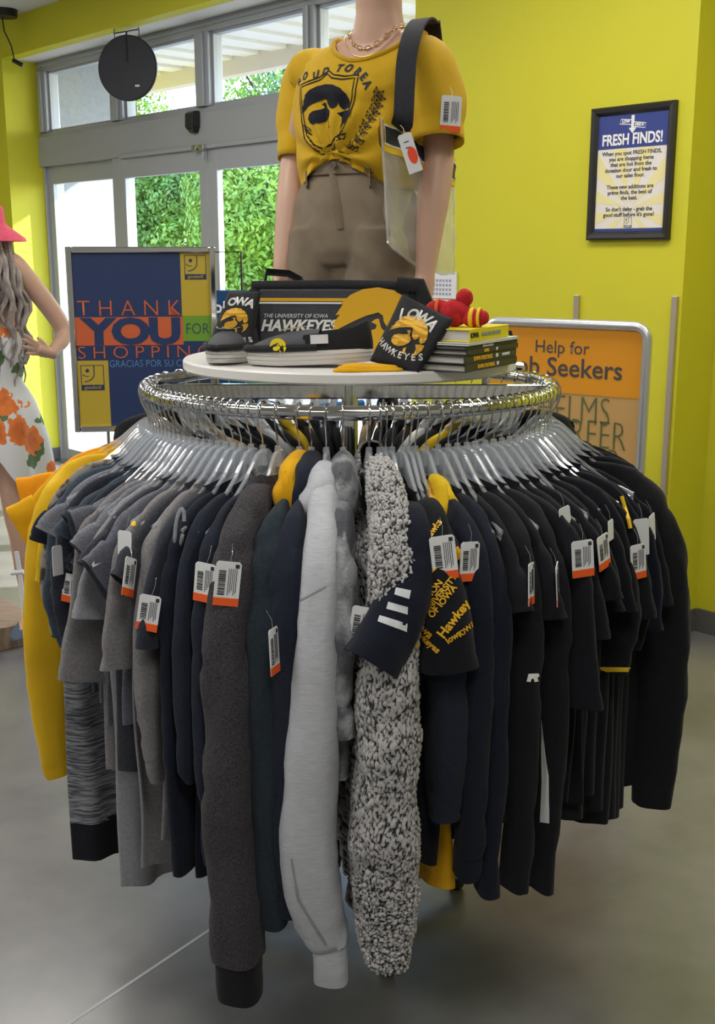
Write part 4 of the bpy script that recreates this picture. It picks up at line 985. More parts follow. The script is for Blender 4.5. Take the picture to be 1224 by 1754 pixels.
for z, w, d, cy in ((2.235, .02, .02, -.035), (2.245, .045, .05, -.02), (2.27, .062, .075, -.01), (2.31, .070, .088, 0), (2.38, .075, .096, .0), (2.44, .068, .088, 0), (2.475, .04, .055, 0), (2.485, .01, .015, 0)):
    rows_.append([tuple(loc2w(.051 + w * math.cos(q), cy + d * math.sin(q), z)) for q in np.linspace(0, 2 * np.pi, 29)[:-1]])
jaw.rings(rows_, True, True, True)
nose = limb([loc2w(.051, -.088, 2.385), loc2w(.051, -.104, 2.352), loc2w(.051, -.088, 2.342)], [.008, .012, .008], 10)
lips = limb([loc2w(.031, -.082, 2.312), loc2w(.051, -.091, 2.314), loc2w(.071, -.082, 2.312)], [.004, .008, .004], 10)
ears = [limb([loc2w(.051 + s_ * .072, .01, 2.385), loc2w(.051 + s_ * .08, .016, 2.365), loc2w(.051 + s_ * .074, .01, 2.335)], [.010, .013, .008], 10) for s_ in (-1, 1)]
ls, le, lw = atY(722, 104, 2.66), atY(750, 262, 2.63), atY(728, 466, 2.575)
rs, re_, rw_ = atY(552, 116, 2.80), atY(507, 272, 2.85), atY(483, 462, 2.74)
armL = limb([ls, ls.lerp(le, .5) + Vector((.006, 0, 0)), le, le.lerp(lw, .4), lw], [.046, .044, .036, .037, .0225])
armR = limb([rs, rs.lerp(re_, .5), re_, re_.lerp(rw_, .4), rw_], [.044, .043, .036, .036, .0225])
fwd = Vector((-.08, -.12, -1)).normalized(); xl = Vector((.80, -.6, 0)).normalized()
hL = hand(lw, fwd, Vector((-.55, -.83, 0)).normalized(), Vector((.83, -.55, 0)).normalized(), .3)
hR = hand(rw_, Vector((.02, -.15, -1)).normalized(), Vector((-.4, -.9, 0)).normalized(), Vector((-.9, .4, 0)).normalized(), .3)
legs = [eloft([(s_ * .076, 0, DTOP, .060, .062), (s_ * .076, 0, 1.47, .066, .070), (s_ * .074, 0, 1.56, .074, .080), (s_ * .072, 0, 1.66, .078, .092)]) for s_ in (-1, 1)]
fuse('body', [torso, neck_, jaw, nose, lips, *ears, armL, armR, *hL, *hR, *legs], SKIN, man, .0042, 5)

TEE = fab('gold_tee_jersey', (206, 166, 30), (198, 158, 26), vscale=8, rough=.8)
TEE2 = fab('gold_tee_rib', (196, 156, 28), (188, 150, 24), vscale=60)
# torso of the tee: blouses over the waist and gathers into a knot at the front
def tee_torso():
    R_ = [(2.100, .108, .094, .064, .0), (2.090, .142, .112, .072, .0), (2.066, .176, .124, .066, .0), (2.02, .194, .130, .05, 0), (1.975, .198, .124, .03, 0), (1.93, .190, .126, .012, 0), (1.89, .180, .124, 0, 0), (1.858, .172, .121, 0, 0), (1.835, .166, .116, 0, .0), (1.818, .160, .110, 0, .3), (1.805, .154, .105, 0, .6), (1.798, .150, .102, 0, 1)]
    zs = [r[0] for r in R_]; rows = []; seg = 96
    zz = np.concatenate([np.linspace(2.104, 2.06, 8), np.linspace(2.05, 1.798, 30)])
    for z in zz:
        f = lambda i: float(np.interp(-z, [-a for a in zs], [r[i] for r in R_]))
        w, d, dip = f(1), f(2), f(3); t = max(0, min(1, (2.104 - z) / .306)); cx = .046 - .034 * t; cy = .026 - .02 * t; row = []
        for k in range(seg):
            q = 2 * math.pi * k / seg; c, s = math.cos(q), math.sin(q); fr = max(0, -s)
            x, y = cx + w * c, cy + d * s
            zz_ = z - dip * fr ** 1.5 * (1 if s < 0 else .2)
            # gathers radiate from the knot
            kx, kz = .0, 1.822; dx, dz = x - kx, zz_ - kz; rad = math.hypot(dx, dz); ang = math.atan2(dz, dx)
            amp = .014 * fr ** .5 * math.exp(-(rad / .13) ** 2) * min(1, rad / .03)
            y -= amp * math.sin(ang * 13 + .6) + .004 * math.exp(-(rad / .2) ** 2) * math.sin(ang * 6)
            y += .004 * fr * math.exp(-(rad / .05) ** 2)
            y += .004 * mnoise.noise(Vector((x * 12, z * 9, s * 2))) ; x += .004 * mnoise.noise(Vector((z * 12, s * 3, c * 3 + 5)))
            if t > .8 and s < 0: zz_ += .030 * math.exp(-(dx / .075) ** 2) * (t - .8) / .2
            if t > .8: zz_ -= .034 * (t - .8) / .2 * min(1, abs(dx) / .12) ** 2
            row.append(tuple(loc2w(x, y, zz_)))
        rows.append(row)
    inn = []
    for sc in (.985, .96):
        c = np.mean(rows[-1], 0); inn.append([tuple(c + (np.array(p) - c) * sc + np.array((0, 0, .004 if sc > .97 else .03))) for p in rows[-1]])
    return MB().rings(rows + inn)
def sleeve_world(pts, hw, hd, seed, up=(0, -1, 0), rows=30):
    P = smooth_path([tuple(p) for p in pts], rows); G_ = []; upv = Vector(up)
    for i, p in enumerate(P):
        u = i / (rows - 1); t = (P[min(rows - 1, i + 1)] - P[max(0, i - 1)]).normalized(); B_ = (upv - t * upv.dot(t)).normalized(); A_ = t.cross(B_)
        w = float(np.interp(u, np.linspace(0, 1, len(hw)), hw)); d = float(np.interp(u, np.linspace(0, 1, len(hd)), hd)); row = []
        for k in range(36):
            q = 2 * math.pi * k / 36; v = p + A_ * (w * math.cos(q)) + B_ * (d * math.sin(q)); n_ = mnoise.noise(v * 13 + Vector((seed, 0, 0))) + .5 * mnoise.noise(Vector((v.x * 30, v.y * 30, v.z * 12)))
            row.append(tuple(v + (v - p).normalized() * .006 * n_ * min(1, u * 3) - (v - p).normalized() * (.0025 if .86 < u < .9 else 0)))
        G_.append(row)
    c = np.mean(G_[-1], 0)
    for sc, dz in ((.97, 0), (.9, .02)): G_.append([tuple(c + (np.array(p) - c) * sc + np.array((0, 0, dz))) for p in np.array(G_[29])])
    return MB().rings(G_)
tee = tee_torso().build_world('shirt', TEE, man, sharp=180)
tee['label'] = 'gold cropped tee printed PROUD TO BE A'
slL = sleeve_world([loc2w(.10, .02, 2.080), loc2w(.165, .02, 2.045), atY(738, 118, 2.63), atY(750, 180, 2.61), atY(752, 246, 2.59)], [.03, .066, .068, .067, .061], [.035, .07, .072, .07, .062], 3).build_world('sleeve', TEE, tee, sharp=180) if False else None
def part_world(mb, name, m, parent, root, **k):
    o = mb.build(name, m, parent, **k); o.data.transform(root.matrix_basis.inverted()); return o
slL = part_world(sleeve_world([loc2w(.075, .022, 2.07), loc2w(.140, .022, 2.035), atY(732, 122, 2.63), atY(747, 185, 2.61), atY(750, 246, 2.59)], [.03, .058, .066, .064, .058], [.035, .066, .072, .068, .062], 3), 'sleeve', TEE, tee, man, sharp=180)
slR = part_world(sleeve_world([loc2w(-.02, .03, 2.066), loc2w(-.085, .03, 2.03), atY(530, 135, 2.865), atY(514, 200, 2.875), atY(508, 274, 2.86)], [.03, .058, .060, .054, .046], [.035, .070, .072, .066, .06], 9), 'sleeve', TEE, tee, man, sharp=180)
nb = MB(); ring0 = [Vector(tee.data.vertices[i].co) for i in range(96)]; nb.tube([tuple(p) for p in ring0], .0055, 8, closed=True); nb.build('neckline_rib', TEE2, tee)
kn_unused = [limb([loc2w(.0, -.112, 1.845), loc2w(.002, -.118, 1.828), loc2w(.0, -.108, 1.812)], [.012, .016, .012], 14)]

# flat prints are laid onto the tee along its own front direction
def bvh_of(o): return BVHTree.FromPolygons([man.matrix_basis @ v.co for v in o.data.vertices], [p.vertices for p in o.data.polygons])
tb = bvh_of(tee); MXi = MX.inverted(); FRONT = (MX.to_3x3() @ Vector((0, 1, 0)))
def tee_uv(px, py):
    h = tb.ray_cast(cam.location, ray(px, py).normalized()); p = MXi @ h[0]; return p.x, p.z
def lay(me, off=.0016, edge=.008):
    bm = bmesh.new(); bm.from_mesh(me); bmesh.ops.triangulate(bm, faces=bm.faces)
    for _ in range(4):
        le = [e for e in bm.edges if e.calc_length() > edge]
        if not le: break
        bmesh.ops.subdivide_edges(bm, edges=le, cuts=1); bmesh.ops.triangulate(bm, faces=bm.faces)
    bad = []
    for v in bm.verts:
        h = tb.ray_cast(loc2w(v.co.x, -.5, v.co.z), FRONT)
        if h[0] is None: bad.append(v); continue
        v.co = (h[0] + h[1] * off * (1 if h[1].dot(FRONT) < 0 else -1)) - man.location
    bmesh.ops.delete(bm, geom=bad, context='VERTS'); bm.to_mesh(me); bm.free()
INK = mat('dark_shirt_print', (40, 42, 58), .8)
lx, lz = tee_uv(556, 184)
hb = MB(); hawk(hb, .112, Matrix.Translation((lx, 0, lz)) @ Matrix.Diagonal((1.32, 1, 1, 1)), .0); em = hb.build('emblem', INK, tee, smooth=False, fix=False); lay(em.data)
SHX = [(-.5, .43), (-.30, .46), (-.12, .50), (0, .58), (.12, .50), (.30, .46), (.5, .47), (.49, .2), (.42, -.1), (.30, -.36), (.14, -.53), (0, -.62), (-.14, -.55), (-.30, -.38), (-.42, -.1), (-.49, .2)]
sm_ = MB()
for k in (1.0, .90):
    sm_.strip([(lx + .003 + x * .172 * k, lz - .008 + (y - .05) * .150 * k + .007) for x, y in SHX], .0028, None, closed=True)
sm_o = sm_.build('shield_outline', INK, tee, smooth=False, fix=False); lay(sm_o.data)
tm = MB()
for ch, (px, py), rot in (('P', (506, 150), -62), ('R', (513, 140), -48), ('O', (523, 131), -36), ('U', (541, 129), -20), ('D', (558, 123), -10), ('T', (581, 118), 4), ('O', (597, 118), 14), ('B', (612, 124), 34), ('E', (622, 132), 44), ('A', (628, 145), 58)):
    try: x, z = tee_uv(px, py)
    except Exception: continue
    me = text_mesh(ch, .024, offset=.0011, extrude=0); me.transform(Matrix.Translation((x, 0, z)) @ Matrix.Rotation(R(rot), 4, 'Y') @ UP)
    b_ = len(tm.v); tm.v += [tuple(v.co) for v in me.vertices]; fs = [tuple(b_ + i for i in p.vertices) for p in me.polygons]; tm.f += fs; tm.mi += [0] * len(fs); bpy.data.meshes.remove(me)
lt = tm.build('lettering', INK, tee, smooth=False, fix=False); lay(lt.data, edge=.006)
wr = MB()
for i, (px, py) in enumerate(((600, 256), (608, 244), (617, 231), (624, 220), (631, 206), (637, 194), (641, 180), (644, 166))):
    x, z = tee_uv(px, py)
    for s_ in (-1, 1, 0):
        a = R(62 - 4 * i + s_ * 48); l = .021
        P = [(x + math.cos(a) * l * u + -math.sin(a) * l * .28 * w, z + math.sin(a) * l * u + math.cos(a) * l * .28 * w) for u, w in ((.1, 0), (.45, 1), (1, 0), (.5, -1))]; wr.strip(P, .0017, None, closed=True); wr.strip([P[0], P[2]], .0014)
        wr.strip([((P[0][0] + P[2][0]) / 2, (P[0][1] + P[2][1]) / 2), P[1]], .0014)
wo = wr.build('laurel_print', INK, tee, smooth=False, fix=False); lay(wo.data)
rb = MB()
for (a, b, c, d) in (((520, 214), (532, 222), (534, 232), (524, 226)), ((592, 228), (578, 233), (570, 240), (588, 238))):
    P = [tee_uv(*q) for q in (a, b, c, d)]; rb.strip(P, .0022, None, closed=True); rb.strip([P[0], P[2]], .002); rb.strip([P[1], P[3]], .002)
ro = rb.build('ribbon_print', INK, tee, smooth=False, fix=False); lay(ro.data)

# necklace
GCH = mat('pale_gold_chain', (190, 152, 100), .38, metal=1.0)
nk = MB()
path_n = [loc2w(.046 + .066 * math.cos(q), .026 + .062 * math.sin(q), 2.118 - .052 * max(0, -math.sin(q)) ** 2.2) for q in np.linspace(0, 2 * np.pi, 61)[:-1]]
nk2 = [loc2w(.046 + .074 * math.cos(q), .026 + .066 * math.sin(q), 2.112 - .066 * max(0, -math.sin(q)) ** 1.6) for q in np.linspace(0, 2 * np.pi, 61)[:-1]]
bodyb = bvh_of([o for o in man.children if o.name.startswith('body')][0])
def onbody(p, off=.003):
    n = bodyb.find_nearest(p); v = p - n[0]; return n[0] + (n[1] * off) 
nk.tube([onbody(p) for p in path_n], .0011, 6, closed=True); nk.tube([onbody(p) for p in nk2], .0008, 6, closed=True)
for k in range(31, 60, 3):
    c = onbody(path_n[k], .005); t = (path_n[k + 1 if k < 59 else 0] - path_n[k]).normalized(); o_ = (c - loc2w(.046, .026, c.z)).normalized(); s_ = t.cross(o_).normalized()
    nk.tube([c + t * (.007 * math.cos(q)) + s_ * (.0045 * math.sin(q)) for q in np.linspace(0, 6.283, 15)[:-1]], .0009, 5, closed=True)
part_world(nk, 'necklace', GCH, man, man)

# khaki shorts
KH = fab('khaki_twill', (134, 120, 102), (124, 111, 94), vscale=22, rough=.85, bump=.4, bscale=500)
hips = eloft([(.006, .003, 1.832, .122, .090), (.004, .002, 1.80, .132, .096), (0, 0, 1.74, .154, .110), (0, 0, 1.68, .163, .116), (0, 0, 1.63, .160, .112), (0, 0, 1.60, .150, .10)], 56)
lg = [eloft([(s_ * .076, -.002, 1.68, .084, .108), (s_ * .078, -.004, 1.60, .087, .106), (s_ * .082, -.004, 1.52, .088, .104), (s_ * .084, -.004, 1.47, .088, .103)], 36) for s_ in (-1, 1)]
sh_o = fuse('shorts', [hips, *lg, eloft([(0, .0, 1.70, .07, .10), (0, .0, 1.6, .06, .088), (0, 0, 1.50, .05, .075)], 24)], KH, man, .005, 4)
for v in sh_o.data.vertices:
    p = v.co; lz_ = p.z + DTOP
    v.co += v.normal * (.0045 * mnoise.noise(Vector((p.x * 16, p.y * 16, p.z * 11))) + .0032 * math.sin(p.z * 55 + p.x * 60) * math.exp(-((lz_ - 1.58) / .06) ** 2))
sb = bvh_of(sh_o)
def on_shorts(px, py, off=.002):
    h = sb.ray_cast(cam.location, ray(px, py).normalized()); return (h[0] + h[1] * off) if h[0] is not None else None
KH2 = fab('khaki_twill_trim', (126, 112, 95), (118, 105, 88), vscale=22)
wbp = [loc2w(.006 + .126 * math.cos(q), .003 + .094 * math.sin(q), 1.816) for q in np.linspace(0, 2 * np.pi, 61)[:-1]]
part_world(MB().rings([[tuple(loc2w(.006 + w * math.cos(q), .003 + d * math.sin(q), z)) for q in np.linspace(0, 2 * np.pi, 61)[:-1]] for z, w, d in ((1.797, .132, .098), (1.799, .1355, .101), (1.816, .131, .0985), (1.834, .127, .095), (1.836, .124, .092), (1.82, .120, .088))]), 'waistband', KH2, sh_o, man)
for px in (527, 632):
    P = [on_shorts(px + 1 + k * .4, y, .006) for k, y in enumerate((292, 304, 316, 322))]
    if all(P): part_world(MB().tube([P[0] + Vector((0, -.006, .022))] + P, .008, 6, flat=.35, up=(0, -1, 0)), 'belt_loop', KH2, sh_o, man)
fl = [on_shorts(572 + k * 1.6, 296 + k * 12, .0015) for k in range(9)]
if all(fl): part_world(MB().tube(fl, .011, 8, flat=.22, up=(1, 0, 0)), 'fly', KH2, sh_o, man)
for a, b in (((512, 318), (500, 372)), ((648, 312), (690, 360))):
    P = [on_shorts(a[0] + (b[0] - a[0]) * u, a[1] + (b[1] - a[1]) * u ** 1.6, .0005) for u in np.linspace(0, 1, 9)]
    P = [p for p in P if p is not None]
    if len(P) > 3: part_world(MB().tube(P, .0022, 6), 'pocket_seam', KH2, sh_o, man)
bt_ = loc2w(.003, -.102, 1.818)
part_world(MB().cyl(bt_, bt_ + loc2w(0, -.004, 0) - loc2w(0, 0, 0), .008, seg=16), 'button', mat('horn_button', (92, 80, 66), .4), sh_o, man)

# price tag on the sleeve is part of the tee
pt = atY(772, 195, 2.535)
def card_tag(parent, root, pos, w, h, yaw, tilt, strip=True, name='price_tag', sticker=False):
    t = MB(); t.poly([(-w / 2, -h / 2), (w / 2, -h / 2), (w / 2, h / 2 - .004), (w / 2 - .004, h / 2), (-w / 2 + .004, h / 2), (-w / 2, h / 2 - .004)], None, .0012)
    o = t.build(name, CARD, parent, smooth=False, loc=pos - root.location, rot=(0, tilt, yaw))
    if strip: MB().poly([(-w / 2, -h / 2), (w / 2, -h / 2), (w / 2, -h / 2 + .013), (-w / 2, -h / 2 + .013)], Matrix.Translation((0, -.0007, 0)), .0022).build('orange_strip', ORANGE_T, o, smooth=False)
    b = MB(); g = np.random.default_rng(5); z = h / 2 - .014
    while z > -h / 2 + .02:
        dz = g.uniform(.0008, .0028); b.poly([(-w * .36, z), (-w * .12, z), (-w * .12, z - dz), (-w * .36, z - dz)], Matrix.Translation((0, -.0005, 0)), .0003); z -= dz + g.uniform(.0007, .0016)
    for k in range(5):
        x = w * (.02 + .075 * k); b.poly([(x, h / 2 - .012), (x + .0012, h / 2 - .012), (x + .0012, -h / 2 + .019 + .004 * (k % 3)), (x, -h / 2 + .019 + .004 * (k % 3))], Matrix.Translation((0, -.0005, 0)), .0003)
    if not sticker: b.build('barcode', SWATCH, o, smooth=False)
    else:
        MB().poly([(.018 * .55 * math.cos(q) + .004, .018 * math.sin(q)) for q in np.linspace(0, 6.283, 19)[:-1]], Matrix.Translation((0, -.0006, -.006)), .0004).build('red_sticker', mat('red_sticker', (240, 72, 40), .5), o, smooth=False)
        m2 = MB()
        for k in range(3): m2.poly([(-w * .2, h * .3 - k * .012), (w * .15, h * .3 - k * .012), (w * .15, h * .3 - k * .012 - .002), (-w * .2, h * .3 - k * .012 - .002)], Matrix.Translation((0, -.0005, 0)), .0003)
        m2.build('tag_print', SWATCH, o, smooth=False)
    MB().tube([(0, .0008, h / 2 - .005), (.003, .01, h / 2 + .01), (0, .02, h / 2 + .02)], .0006, 5).build('tag_string', CARD, o)
    return o
card_tag(tee, man, pt, .046, .074, R(14), R(3))

# clear tote hung from the shoulder
TF, TBk, BF, BB = atY(653, 203, 2.485), atY(776, 272, 2.79), atY(664, 415, 2.50), atY(777, 470, 2.79)
tote = empty('tote_bag', BB.lerp(BF, .5), 0, 'clear plastic tote with black shoulder strap hung on the mannequin in the gold tee', 'tote bag')
def tpoint(u, v, s_):
    p = TF * (1 - u) * v + TBk * u * v + BF * (1 - u) * (1 - v) + BB * u * (1 - v); nrm = (TBk - TF).cross(TF - BF).normalized()
    e_ = (max(0, 1 - abs(2 * u - 1) ** 2.5) * max(0, 1 - abs(2 * v - 1) ** 3)) ** .6
    sag = -.022 * math.sin(math.pi * u) * (1 - v)
    return p + nrm * s_ * (.0015 + .024 * e_ + .009 * mnoise.noise(p * 22 + Vector((0, s_, 0)))) + Vector((0, 0, sag + .006 * mnoise.noise(p * 24)))
CLR = glassy('clear_vinyl', (.98, .98, .985), .92, .07, (.88, .87, .86), .24, f0=.09)
def tsheet(v0, v1, name, m, out=0.0, nu=26, nv=16, parent=None):
    b = MB()
    for s_ in (-1, 1):
        b.rings([[tuple(tpoint(i / (nu - 1), v0 + (v1 - v0) * j / (nv - 1), s_) + (TBk - TF).cross(TF - BF).normalized() * s_ * out) for i in range(nu)] for j in range(nv)], closed=False)
    return part_world(b, name, m, parent or tote, tote, sharp=180)
tsheet(0, .80, 'clear_panel', CLR)
tsheet(.745, 1.0, 'yellow_band', YTAG, .0012, nv=8)
tsheet(.80, .955, 'white_piping', WHITE, .0024, nv=6)
tsheet(.815, .94, 'dark_band', mat('tote_dark_band', (38, 42, 56), .6), .0036, nv=6)
part_world(MB().tube([tpoint(0, v, 0) for v in np.linspace(0, 1, 14)], .0028, 7).tube([tpoint(1, v, 0) for v in np.linspace(0, 1, 14)], .0028, 7).tube([tpoint(u, 0, 0) for u in np.linspace(0, 1, 16)], .0032, 7), 'seam_piping', CLR, tote, tote)
STR = fab('black_webbing', (40, 40, 46), (46, 46, 52), vscale=90)
sp_ = [tpoint(.22, .99, -1), atY(690, 205, 2.50), atY(693, 150, 2.505), atY(697, 95, 2.54), atY(708, 52, 2.60), atY(722, 33, 2.66), atY(734, 40, 2.72), atY(740, 60, 2.76), tpoint(.8, .99, 1)]
P_ = smooth_path([tuple(p) for p in sp_], 40)
def ribbon(P, w, side_of, t=.002):
    rows = []
    for i, p in enumerate(P):
        tt = (P[min(len(P) - 1, i + 1)] - P[max(0, i - 1)]).normalized(); s_ = side_of(p, tt); n_ = tt.cross(s_).normalized(); s_ = n_.cross(tt)
        rows.append([tuple(p + s_ * a * w / 2 + n_ * b * t) for a, b in ((-1, -1), (1, -1), (1, 1), (-1, 1))])
    return MB().rings(rows, True, True, True)
part_world(ribbon(P_, .046, lambda p, t: (MX.to_3x3() @ Vector((1, 0, 0)))), 'shoulder_strap', STR, tote, tote, sharp=50)
tg = card_tag(tote, tote, atY(702, 262, 2.475), .030, .082, R(0), R(-19), strip=False, sticker=True)
tag_label = tg; tg['label'] = 'white hang tag with red sticker'
# ------------------------------------------------------------------ decals, price tags and emblems on the hung garments
bpy.context.view_layer.update(); DG = bpy.context.evaluated_depsgraph_get()
def shoot(px, py):
    ok, loc, nrm, fi, ob, mx = SC.ray_cast(DG, cam.location, ray(px, py).normalized())
    return (loc, nrm, ob) if ok else (None, None, None)
def root_of(o):
    while o.parent: o = o.parent
    return o
_B = {}
def bvh_world(o):
    if o.name not in _B: _B[o.name] = BVHTree.FromPolygons([o.matrix_world @ v.co for v in o.data.vertices], [p.vertices for p in o.data.polygons])
    return _B[o.name]
def tag_at(px, py, yaw=0.0, tilt=0.0, size=(.046, .074), strip=True, back=False, off=.007, aim=None):
    loc, n, ob = shoot(*(aim or (px, py)))
    if ob is None: return
    r_ = root_of(ob); d = ray(px, py).normalized()
    if aim: loc = cam.location + d * (loc - cam.location).length
    return price_tag(r_, loc - d * (off + abs(math.sin(yaw)) * size[0] * .5), yaw, tilt, size, strip, back)
def decal(name, polys, m, target=None, off=.0014, edge=4.0):
    """print laid on a garment: outlines are traced where they lie on that garment's own surface"""
    cx = np.mean([p[0] for P in polys for p in P]); cy = np.mean([p[1] for P in polys for p in P])
    loc, n, ob = shoot(*(target or (cx, cy)))
    if ob is None: return
    me = bpy.data.meshes.new(name); V, Fc = [], []
    for P in polys:
        t = tessellate_polygon([[Vector((p[0], p[1], 0)) for p in P]]); b = len(V); V += [(p[0], p[1], 0) for p in P]; Fc += [tuple(b + i for i in f) for f in t]
    me.from_pydata(V, [], Fc); return lay_px(name, me, m, ob, off, edge)
def lay_px(name, me, m, ob, off=.0014, edge=4.0):
    tr = bvh_world(ob); bm = bmesh.new(); bm.from_mesh(me); bmesh.ops.triangulate(bm, faces=bm.faces)
    for _ in range(5):
        le = [e for e in bm.edges if e.calc_length() > edge]
        if not le: break
        bmesh.ops.subdivide_edges(bm, edges=le, cuts=1); bmesh.ops.triangulate(bm, faces=bm.faces)
    bad = []; inv = ob.matrix_world.inverted()
    for v in bm.verts:
        d = ray(v.co.x, v.co.y).normalized(); h = tr.ray_cast(cam.location, d)
        if h[0] is None: bad.append(v); continue
        n = h[1] if h[1].dot(d) < 0 else -h[1]; v.co = inv @ (h[0] + n * off)
    bmesh.ops.delete(bm, geom=bad, context='VERTS'); bm.to_mesh(me); bm.free()
    if len(me.polygons) == 0: return None
    return link(name, me, m, ob)
def decal_text(body, px, py, size, rot, m, target=None, sx=1.0, shear=0.0, offset=.0, name='lettering'):
    loc, n, ob = shoot(*(target or (px, py)))
    if ob is None: return
    me = text_mesh(body, 1.0, offset=.03 + offset, extrude=0, shear=shear, sx=sx)
    me.transform(Matrix.Translation((px, py, 0)) @ Matrix.Rotation(R(rot), 4, 'Z') @ Matrix.Diagonal((size, -size, 1, 1)))
    return lay_px(name, me, m, ob)
def quad(x0, y0, s, *pts): return [(x0 + s * a, y0 + s * b) for a, b in pts]
K6 = (580, 760, .2614)
for P in ([(375, 942), (472, 962), (460, 1018), (364, 988)], [(325, 1036), (452, 1070), (450, 1120), (312, 1082)], [(268, 1124), (448, 1180), (444, 1234), (254, 1164)]):
    decal('white_stripe', [quad(*K6, *P)], F_['white'], target=(688, 1050))
T6 = (768, 1030)
for body, x, y, s, rt in (('NON', 610, 955, 62, -52), ('UNIVERSITY', 650, 985, 60, -52), ('OF IOWA', 665, 1035, 62, -52), ('Hawkeyes', 760, 1120, 92, -52), ('Iowa', 545, 1215, 75, 45), ('Hawkeyes', 550, 1280, 62, 42), ('IOWA', 590, 350, 60, 50), ('Hawks', 600, 570, 62, -55), ('Iowa', 735, 1265, 62, -35), ('IOWA', 820, 1215, 50, -40), ('XX', 500, 1320, 50, 40)):
    decal_text(body, 580 + .2614 * x + 4, 760 + .2614 * y, s * .2614 * .95, rt, GOLD, target=T6 if x > 530 and y > 500 else None)
V6 = [(575, 860), (610, 740), (622, 745), (596, 850), (640, 800), (646, 812), (560, 905), (530, 915), (545, 870), (560, 880)]
decal('emblem', [quad(*K6, *V6)], GOLD, target=T6)
# emblem near the sleeve hem of the athletic shirt
decal('emblem', [[(905, 1154), (921, 1153), (923, 1157), (919, 1161), (921, 1167), (914, 1168), (913, 1162), (910, 1162), (908, 1168), (902, 1167)]], WHITE)
decal('emblem', [[(158, 972), (156, 967), (160, 961), (161, 967), (174, 963)]], WHITE)
decal('white_stripe', [[(928, 1232), (934, 1290), (940, 1330), (941, 1410), (925, 1408), (928, 1340), (927, 1280)]], WHITE)
decal('yellow_piping', [[(1014, 1142), (1090, 1143), (1090, 1150), (1014, 1151)]], YTAG, target=(1045, 1138))
decal('yellow_button', [[(228 + 5 * math.cos(a), 897 + 5 * math.sin(a)) for a in np.linspace(0, 6.28, 11)[:-1]]], YTAG)
decal('seam', [[(508, 1030), (558, 1003), (559, 1006), (508, 1033)]], mat('grey_stitching', (142, 144, 152), .9))
decal('seam', [[(500, 1470), (512, 1540), (560, 1618), (557, 1620), (509, 1542), (498, 1471)]], mat('grey_stitching', (142, 144, 152), .9))
tag_at(389, 1000, R(6), R(7), (.044, .078)); tag_at(350, 998, R(-25), R(4), (.042, .070)); tag_at(254, 1050, R(-8), R(9), (.040, .066)); tag_at(121, 1008, R(-20), R(6), (.04, .06))
tag_at(222, 988, R(70), R(24), (.04, .07)); tag_at(213, 930, R(-30), 0, (.032, .045), back=True, strip=False, off=.014)
tag_at(760, 955, R(4), R(-7), (.044, .076)); tag_at(804, 962, R(30), R(5), (.040, .070)); tag_at(618, 1074, R(-10), R(8), (.040, .072), strip=True, aim=(606, 1060))
tag_at(470, 1115, R(72), R(4), (.04, .08)); tag_at(998, 957, R(18), R(-3), (.044, .068)); tag_at(1034, 945, R(50), R(-8), (.042, .066)); tag_at(1093, 962, R(30), R(-3), (.040, .070)); tag_at(1098, 920, R(20), R(-2), (.036, .075), strip=False, back=True)
tag_at(968, 888, R(45), R(-8), (.034, .045), strip=False, back=True); tag_at(910, 1000, R(68), R(8), (.042, .075)); tag_at(955, 1000, R(75), R(-4), (.042, .075), strip=True); tag_at(1046, 908, R(60), 0, (.03, .04), strip=False, back=True)
tag_at(1117, 905, R(60), R(-6), (.04, .06), strip=False, back=True); tag_at(99, 960, R(65), R(5), (.03, .06), strip=False, back=True)
l_, n_, ob_ = shoot(1076, 880)
if ob_ is not None:
    P_ = [shoot(x, y)[0] for x, y in ((1064, 850), (1070, 870), (1076, 890), (1079, 905))]
    if all(p is not None for p in P_):
        r_ = root_of(ob_); o = MB().tube([p - ray(1070, 880).normalized() * .008 for p in P_], .004, 7).build('drawcord', YTAG, r_); o.data.transform(r_.matrix_world.inverted())
lp = [(303 + 7 * math.cos(a), 905 + 34 * math.sin(a)) for a in np.linspace(0.3, 5.9, 16)]
l_, n_, ob_ = shoot(303, 905)
if ob_ is not None:
    r_ = root_of(ob_); Y_ = l_.y - .02; o = MB().tube([atY(x + (940 - y) * .12, y, Y_) for x, y in lp], .0035, 7).build('hanger_loop', CLEAR, r_); o.data.transform(r_.matrix_world.inverted())

# ------------------------------------------------------------------ the thank-you sign
def panel_frame(p_left, p_right, z0, label, name, cat, bar, barm, depth=.03, zt=None, rad=0.0):
    d = p_right - p_left; w = Vector((d.x, d.y)).length; zt = zt or (p_left.z + p_right.z) / 2; c = (p_left + p_right) / 2
    e = empty(name, (c.x, c.y, 0), math.atan2(d.y, d.x), label, cat); h = zt - z0
    return e, w, h, zt
pl_, pr_ = atY(111, 421, 4.16), atY(368, 424, 4.24); zb = atY(133, 740, 4.16).z
ts, tw, thh, tz = panel_frame(pl_, pr_, zb, 'navy THANK YOU FOR SHOPPING sign in a chrome frame on a floor stand', 'floor_sign', 'sign', .02, CHROME)
fm = MB(); b_ = .022
fm.span((-tw / 2, -.014, zb), (-tw / 2 + b_, .014, tz)).span((tw / 2 - b_, -.014, zb), (tw / 2, .014, tz)).span((-tw / 2 + b_, -.014, tz - b_), (tw / 2 - b_, .014, tz)).span((-tw / 2 + b_, -.014, zb), (tw / 2 - b_, .014, zb + b_))
fm.build('frame', CHROME, ts, smooth=False, bevel=.004)
MB().span((-tw / 2 + b_ - .004, -.004, zb + b_ - .004), (tw / 2 - b_ + .004, .008, tz - b_ + .004)).build('poster', NAVY, ts, smooth=False)
x0_, iw, ztop, ih = -tw / 2 + b_, tw - 2 * b_, tz - b_, thh - 2 * b_
